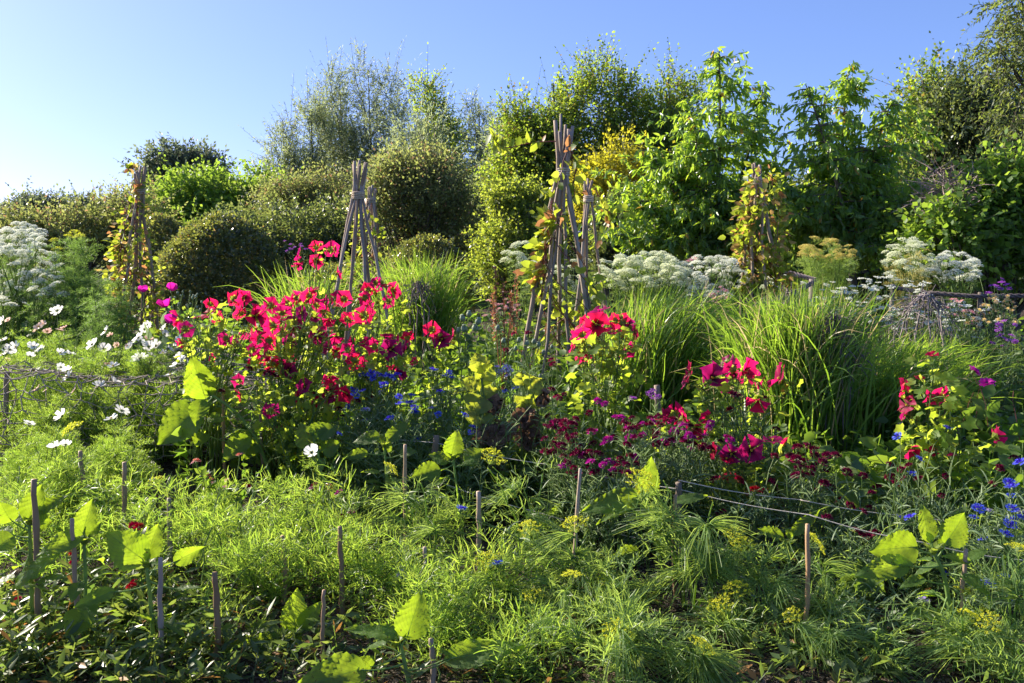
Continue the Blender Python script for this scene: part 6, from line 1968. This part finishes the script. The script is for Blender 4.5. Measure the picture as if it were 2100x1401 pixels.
broadleaf('hollyhock with yellow green top leaves and withered brown leaves hanging below', 'hollyhock_plant', 'hollyhock', 1000, 4.0, [
    (985, 760, 978, 722, 46, 'c', .05, 'g'), (990, 775, 1012, 745, 44, 'c', .03, 'g'), (978, 800, 945, 770, 46, 'm', 0, 'g'), (985, 815, 968, 850, 60, 'c', -.05, 'g'), (995, 812, 1022, 795, 50, 'm', .05, 'g'), (990, 790, 1000, 730, 40, 'c', .08, 'g'), (960, 805, 930, 800, 40, 'u', .0, 'g'), (985, 845, 975, 880, 60, 'c', -.06, 'g'),
    (1015, 870, 1018, 925, 76, 'c', -.1, 'w'), (1005, 875, 980, 915, 60, 'l', -.06, 'w'), (1030, 875, 1046, 900, 56, 'r', -.06, 'w'), (1005, 820, 1022, 850, 50, 'c', -.02, 'w'), (990, 900, 985, 930, 50, 'c', -.02, 'w'), (1010, 935, 1040, 1010, 44, 'r', .0, 'w')], 'yellowleaf')
broadleaf('second hollyhock with drooping dry leaves left of the wine red flowers', 'hollyhock_plant', 'hollyhock', 1085, 4.05, [
    (1075, 790, 1070, 760, 50, 'c', .05, 'g'), (1085, 800, 1110, 775, 50, 'm', .03, 'g'), (1078, 815, 1064, 842, 44, 'c', 0, 'g'), (1090, 830, 1106, 806, 40, 'c', .0, 'g'),
    (1080, 840, 1072, 880, 54, 'c', -.05, 'w'), (1090, 845, 1070, 875, 44, 'l', -.08, 'w'), (1080, 885, 1092, 925, 56, 'c', -.05, 'w'), (1075, 880, 1080, 905, 44, 'l', -.05, 'w'), (1105, 815, 1125, 825, 40, 'c', 0, 'w')], 'yellowleaf')
broadleaf('dark toothed leafy plant in the shade below the big open sunflower', 'shade_plant', 'leafy plant', 1760, 2.95, [
    (1755, 1175, 1700, 1172, 40, 'u', -.05, 'g'), (1752, 1185, 1712, 1240, 44, 'm', -.06, 'g'), (1765, 1180, 1775, 1232, 40, 'c', -.08, 'g'), (1775, 1178, 1826, 1218, 44, 'm', -.05, 'g'), (1760, 1170, 1790, 1150, 36, 'u', .08, 'g')], 'under')

# ------------------------------------------------------------------ upright dock-like rusty spikes
mb = MB()
g0 = G(1032, 5.8)
for (x, y0, y1, D) in [(1018, 545, 690, 5.8), (1035, 575, 700, 5.8), (1060, 560, 690, 5.8), (1012, 600, 700, 5.8), (1050, 600, 690, 5.8)]:
    a, b = P(x, y1, D), P(x - 2, y0, D)
    mb.tubes(bez(g0, b, 9, 0, .006), np.linspace(.004, .0015, 9), 4)
    s = rng.random(90)
    q = a + (b - a) * s[:, None]
    mb.scatter(T_DIAMOND, q, frames(rdir(90) + [0, 0, .6], rdir(90)), rng.uniform(.6, 1.3, (90, 1)) * np.array([[.010, .03, .01]]))
solo('dock_plant', mb, leafmat('rusty_seed', (.22, .09, .06), (.34, .16, .10), (.5, .16, .08), (.6, .3, .12), .4), 'rusty red seed spikes between the poppy heads and the tallest wigwam', 'seed spikes', G(1030, 5.8))

# ------------------------------------------------------------------ ground cover: what nobody could count
reseed(29)
CLEAR = [np.array(o.location) for o in COL.objects if o.name.startswith('sunflower_plant')]


def patch(xs, ys, n, clear=True):
    """Random ground points between two distances inside photo columns."""
    D = 1 / (1 / ys[1] + rng.random(n) * (1 / ys[0] - 1 / ys[1]))
    x = rng.uniform(xs[0], xs[1], n)
    zc = D * math.cos(PITCH) + CAM_H * math.sin(PITCH)
    p = np.stack([(x - 1050.0) / FPX * zc, D, 0 * D], 1)
    keep = np.ones(n, bool)                   # foliage left out towards sun and camera, so sunflowers are lit and seen
    s2 = TO_SUN[:2] / np.linalg.norm(TO_SUN[:2])
    for c in (CLEAR if clear else []):
        r = p[:, :2] - c[:2]
        a = np.clip(r @ s2, 0, .75)
        keep &= np.linalg.norm(r - a[:, None] * s2, axis=1) > .15
        f = np.clip(-r[:, 1], 0, .7)
        keep &= np.hypot(r[:, 0], r[:, 1] + f) > .13
    return p[keep]


def feather_field(zones, tms):
    mb = MB()
    for (xs, ys, n, h, L) in zones:
        b = patch(xs, ys, n)
        n = len(b)
        H = h * rng.uniform(.45, 1.1, n)
        lean = rng.normal(size=(n, 2)) * .10
        paths = []
        for k in range(7):
            s = rng.uniform(.2, 1, n)
            q = b + np.stack([lean[:, 0] * s, lean[:, 1] * s, H * s], 1)
            a = rng.uniform(0, 2 * PI, n)
            ax = np.stack([np.cos(a), np.sin(a), .3 + .9 * s * rng.random(n)], 1)
            pick = rng.integers(0, len(tms), n)
            sc = L * rng.uniform(.6, 1.25, n)
            for i in range(len(tms)):
                m = pick == i
                mb.scatter(tms[i], q[m], frames(ax[m], np.tile([[0, 0, 1.0]], (int(m.sum()), 1)) + rng.normal(size=(int(m.sum()), 3)) * .5), sc[m])
        t = np.linspace(0, 1, 4)
        pt = np.stack([b[:, None, 0] + lean[:, :1] * t[None], b[:, None, 1] + lean[:, 1:] * t[None], H[:, None] * t[None]], 2)
        mb.ribbons(pt, .004, np.tile([[0.2, 1.0, 0]], (n, 1)))
    return mb


stuff('feathery_foliage', feather_field([((-150, 720), (2.95, 3.6), 48, .28, .17), ((-150, 720), (3.6, 4.6), 30, .18, .15), ((420, 1150), (2.9, 3.5), 34, .24, .17), ((430, 1150), (2.45, 2.9), 16, .18, .15), ((-150, 420), (4.8, 6.6), 150, .40, .15)], FROND_AIRY), M['feather'], 'sunlit feathery yellow green foliage filling the front of the bed', 'foliage')
stuff('thread_foliage', feather_field([((1080, 2250), (2.8, 3.3), 34, .26, .16), ((1080, 2250), (2.35, 2.8), 16, .2, .15), ((1400, 2250), (3.3, 4.2), 22, .28, .15), ((560, 900), (3.3, 4.0), 18, .3, .15)], FROND_AIRY + TUFT[:1]), M['dill'], 'thread fine green foliage between the dill stems', 'foliage')


def leaf_field(zones, tm=T_OVATE):
    mb = MB()
    for (xs, ys, n, h, lw, ll, m) in zones:
        b = patch(xs, ys, n, h > .2)
        n = len(b)
        H = h * rng.uniform(.4, 1.1, n)
        lean = rng.normal(size=(n, 2)) * .07
        t = np.linspace(0, 1, 4)
        pt = np.stack([b[:, None, 0] + lean[:, :1] * t[None], b[:, None, 1] + lean[:, 1:] * t[None], H[:, None] * t[None]], 2)
        mb.ribbons(pt, .004)
        s = np.tile(np.linspace(.15, 1, m)[None], (n, 1))
        q = b[:, None] + np.stack([lean[:, :1] * s, lean[:, 1:] * s, H[:, None] * s], 2)
        a = rng.uniform(0, 2 * PI, (n, m))
        ax = np.stack([np.cos(a), np.sin(a), rng.uniform(-.2, .9, (n, m))], 2).reshape(-1, 3)
        N = n * m
        mb.scatter(tm, q.reshape(-1, 3), frames(ax, rng.normal(size=(N, 3)) * .6 + [0, 0, .8]), rng.uniform(.55, 1.3, (N, 1)) * np.array([[lw, ll, lw]]))
    return mb


stuff('low_foliage', leaf_field([((350, 1150), (4.3, 6.5), 620, .42, .05, .075, 9), ((900, 1500), (3.9, 5.4), 420, .40, .045, .07, 9), ((1400, 2250), (3.9, 5.2), 360, .32, .05, .075, 8),
                                 ((300, 1100), (6.5, 10.0), 520, .45, .06, .09, 9), ((1000, 2250), (5.6, 8.5), 900, .55, .055, .09, 9), ((-200, 500), (6.4, 9.5), 400, .6, .05, .09, 9), ((1750, 2250), (3.4, 4.4), 160, .38, .06, .09, 8)]), M['under'], 'mixed dark and bright leafy growth filling the bed between the flowers', 'foliage')
stuff('front_foliage', leaf_field([((-120, 480), (2.4, 3.0), 300, .16, .016, .06, 12), ((480, 1200), (2.4, 3.2), 170, .12, .014, .05, 10), ((1200, 2250), (2.35, 3.2), 120, .12, .02, .05, 9), ((250, 700), (3.1, 4.2), 160, .12, .016, .05, 9)], T_DIAMOND), M['lance'], 'low narrow leaved plants on the soil at the front left', 'foliage')
reseed(30)
n = 5200
b = patch((-100, 2200), (2.3, 4.8), n, False) + np.array([0, 0, .012])
n = len(b)
stuff('leaf_litter', MB().scatter(T_OVATE, b, frames(rdir(n) * [1, 1, .25], np.tile([[0, 0, 1.0]], (n, 1)) + rng.normal(size=(n, 3)) * .35), rng.uniform(.5, 1.3, (n, 1)) * np.array([[.016, .026, .02]])), leafmat('litter', (.10, .07, .045), (.24, .17, .11), (.1, .06, .03), (.2, .12, .06), .2, .8), 'dry brown litter and chips on the soil', 'litter')
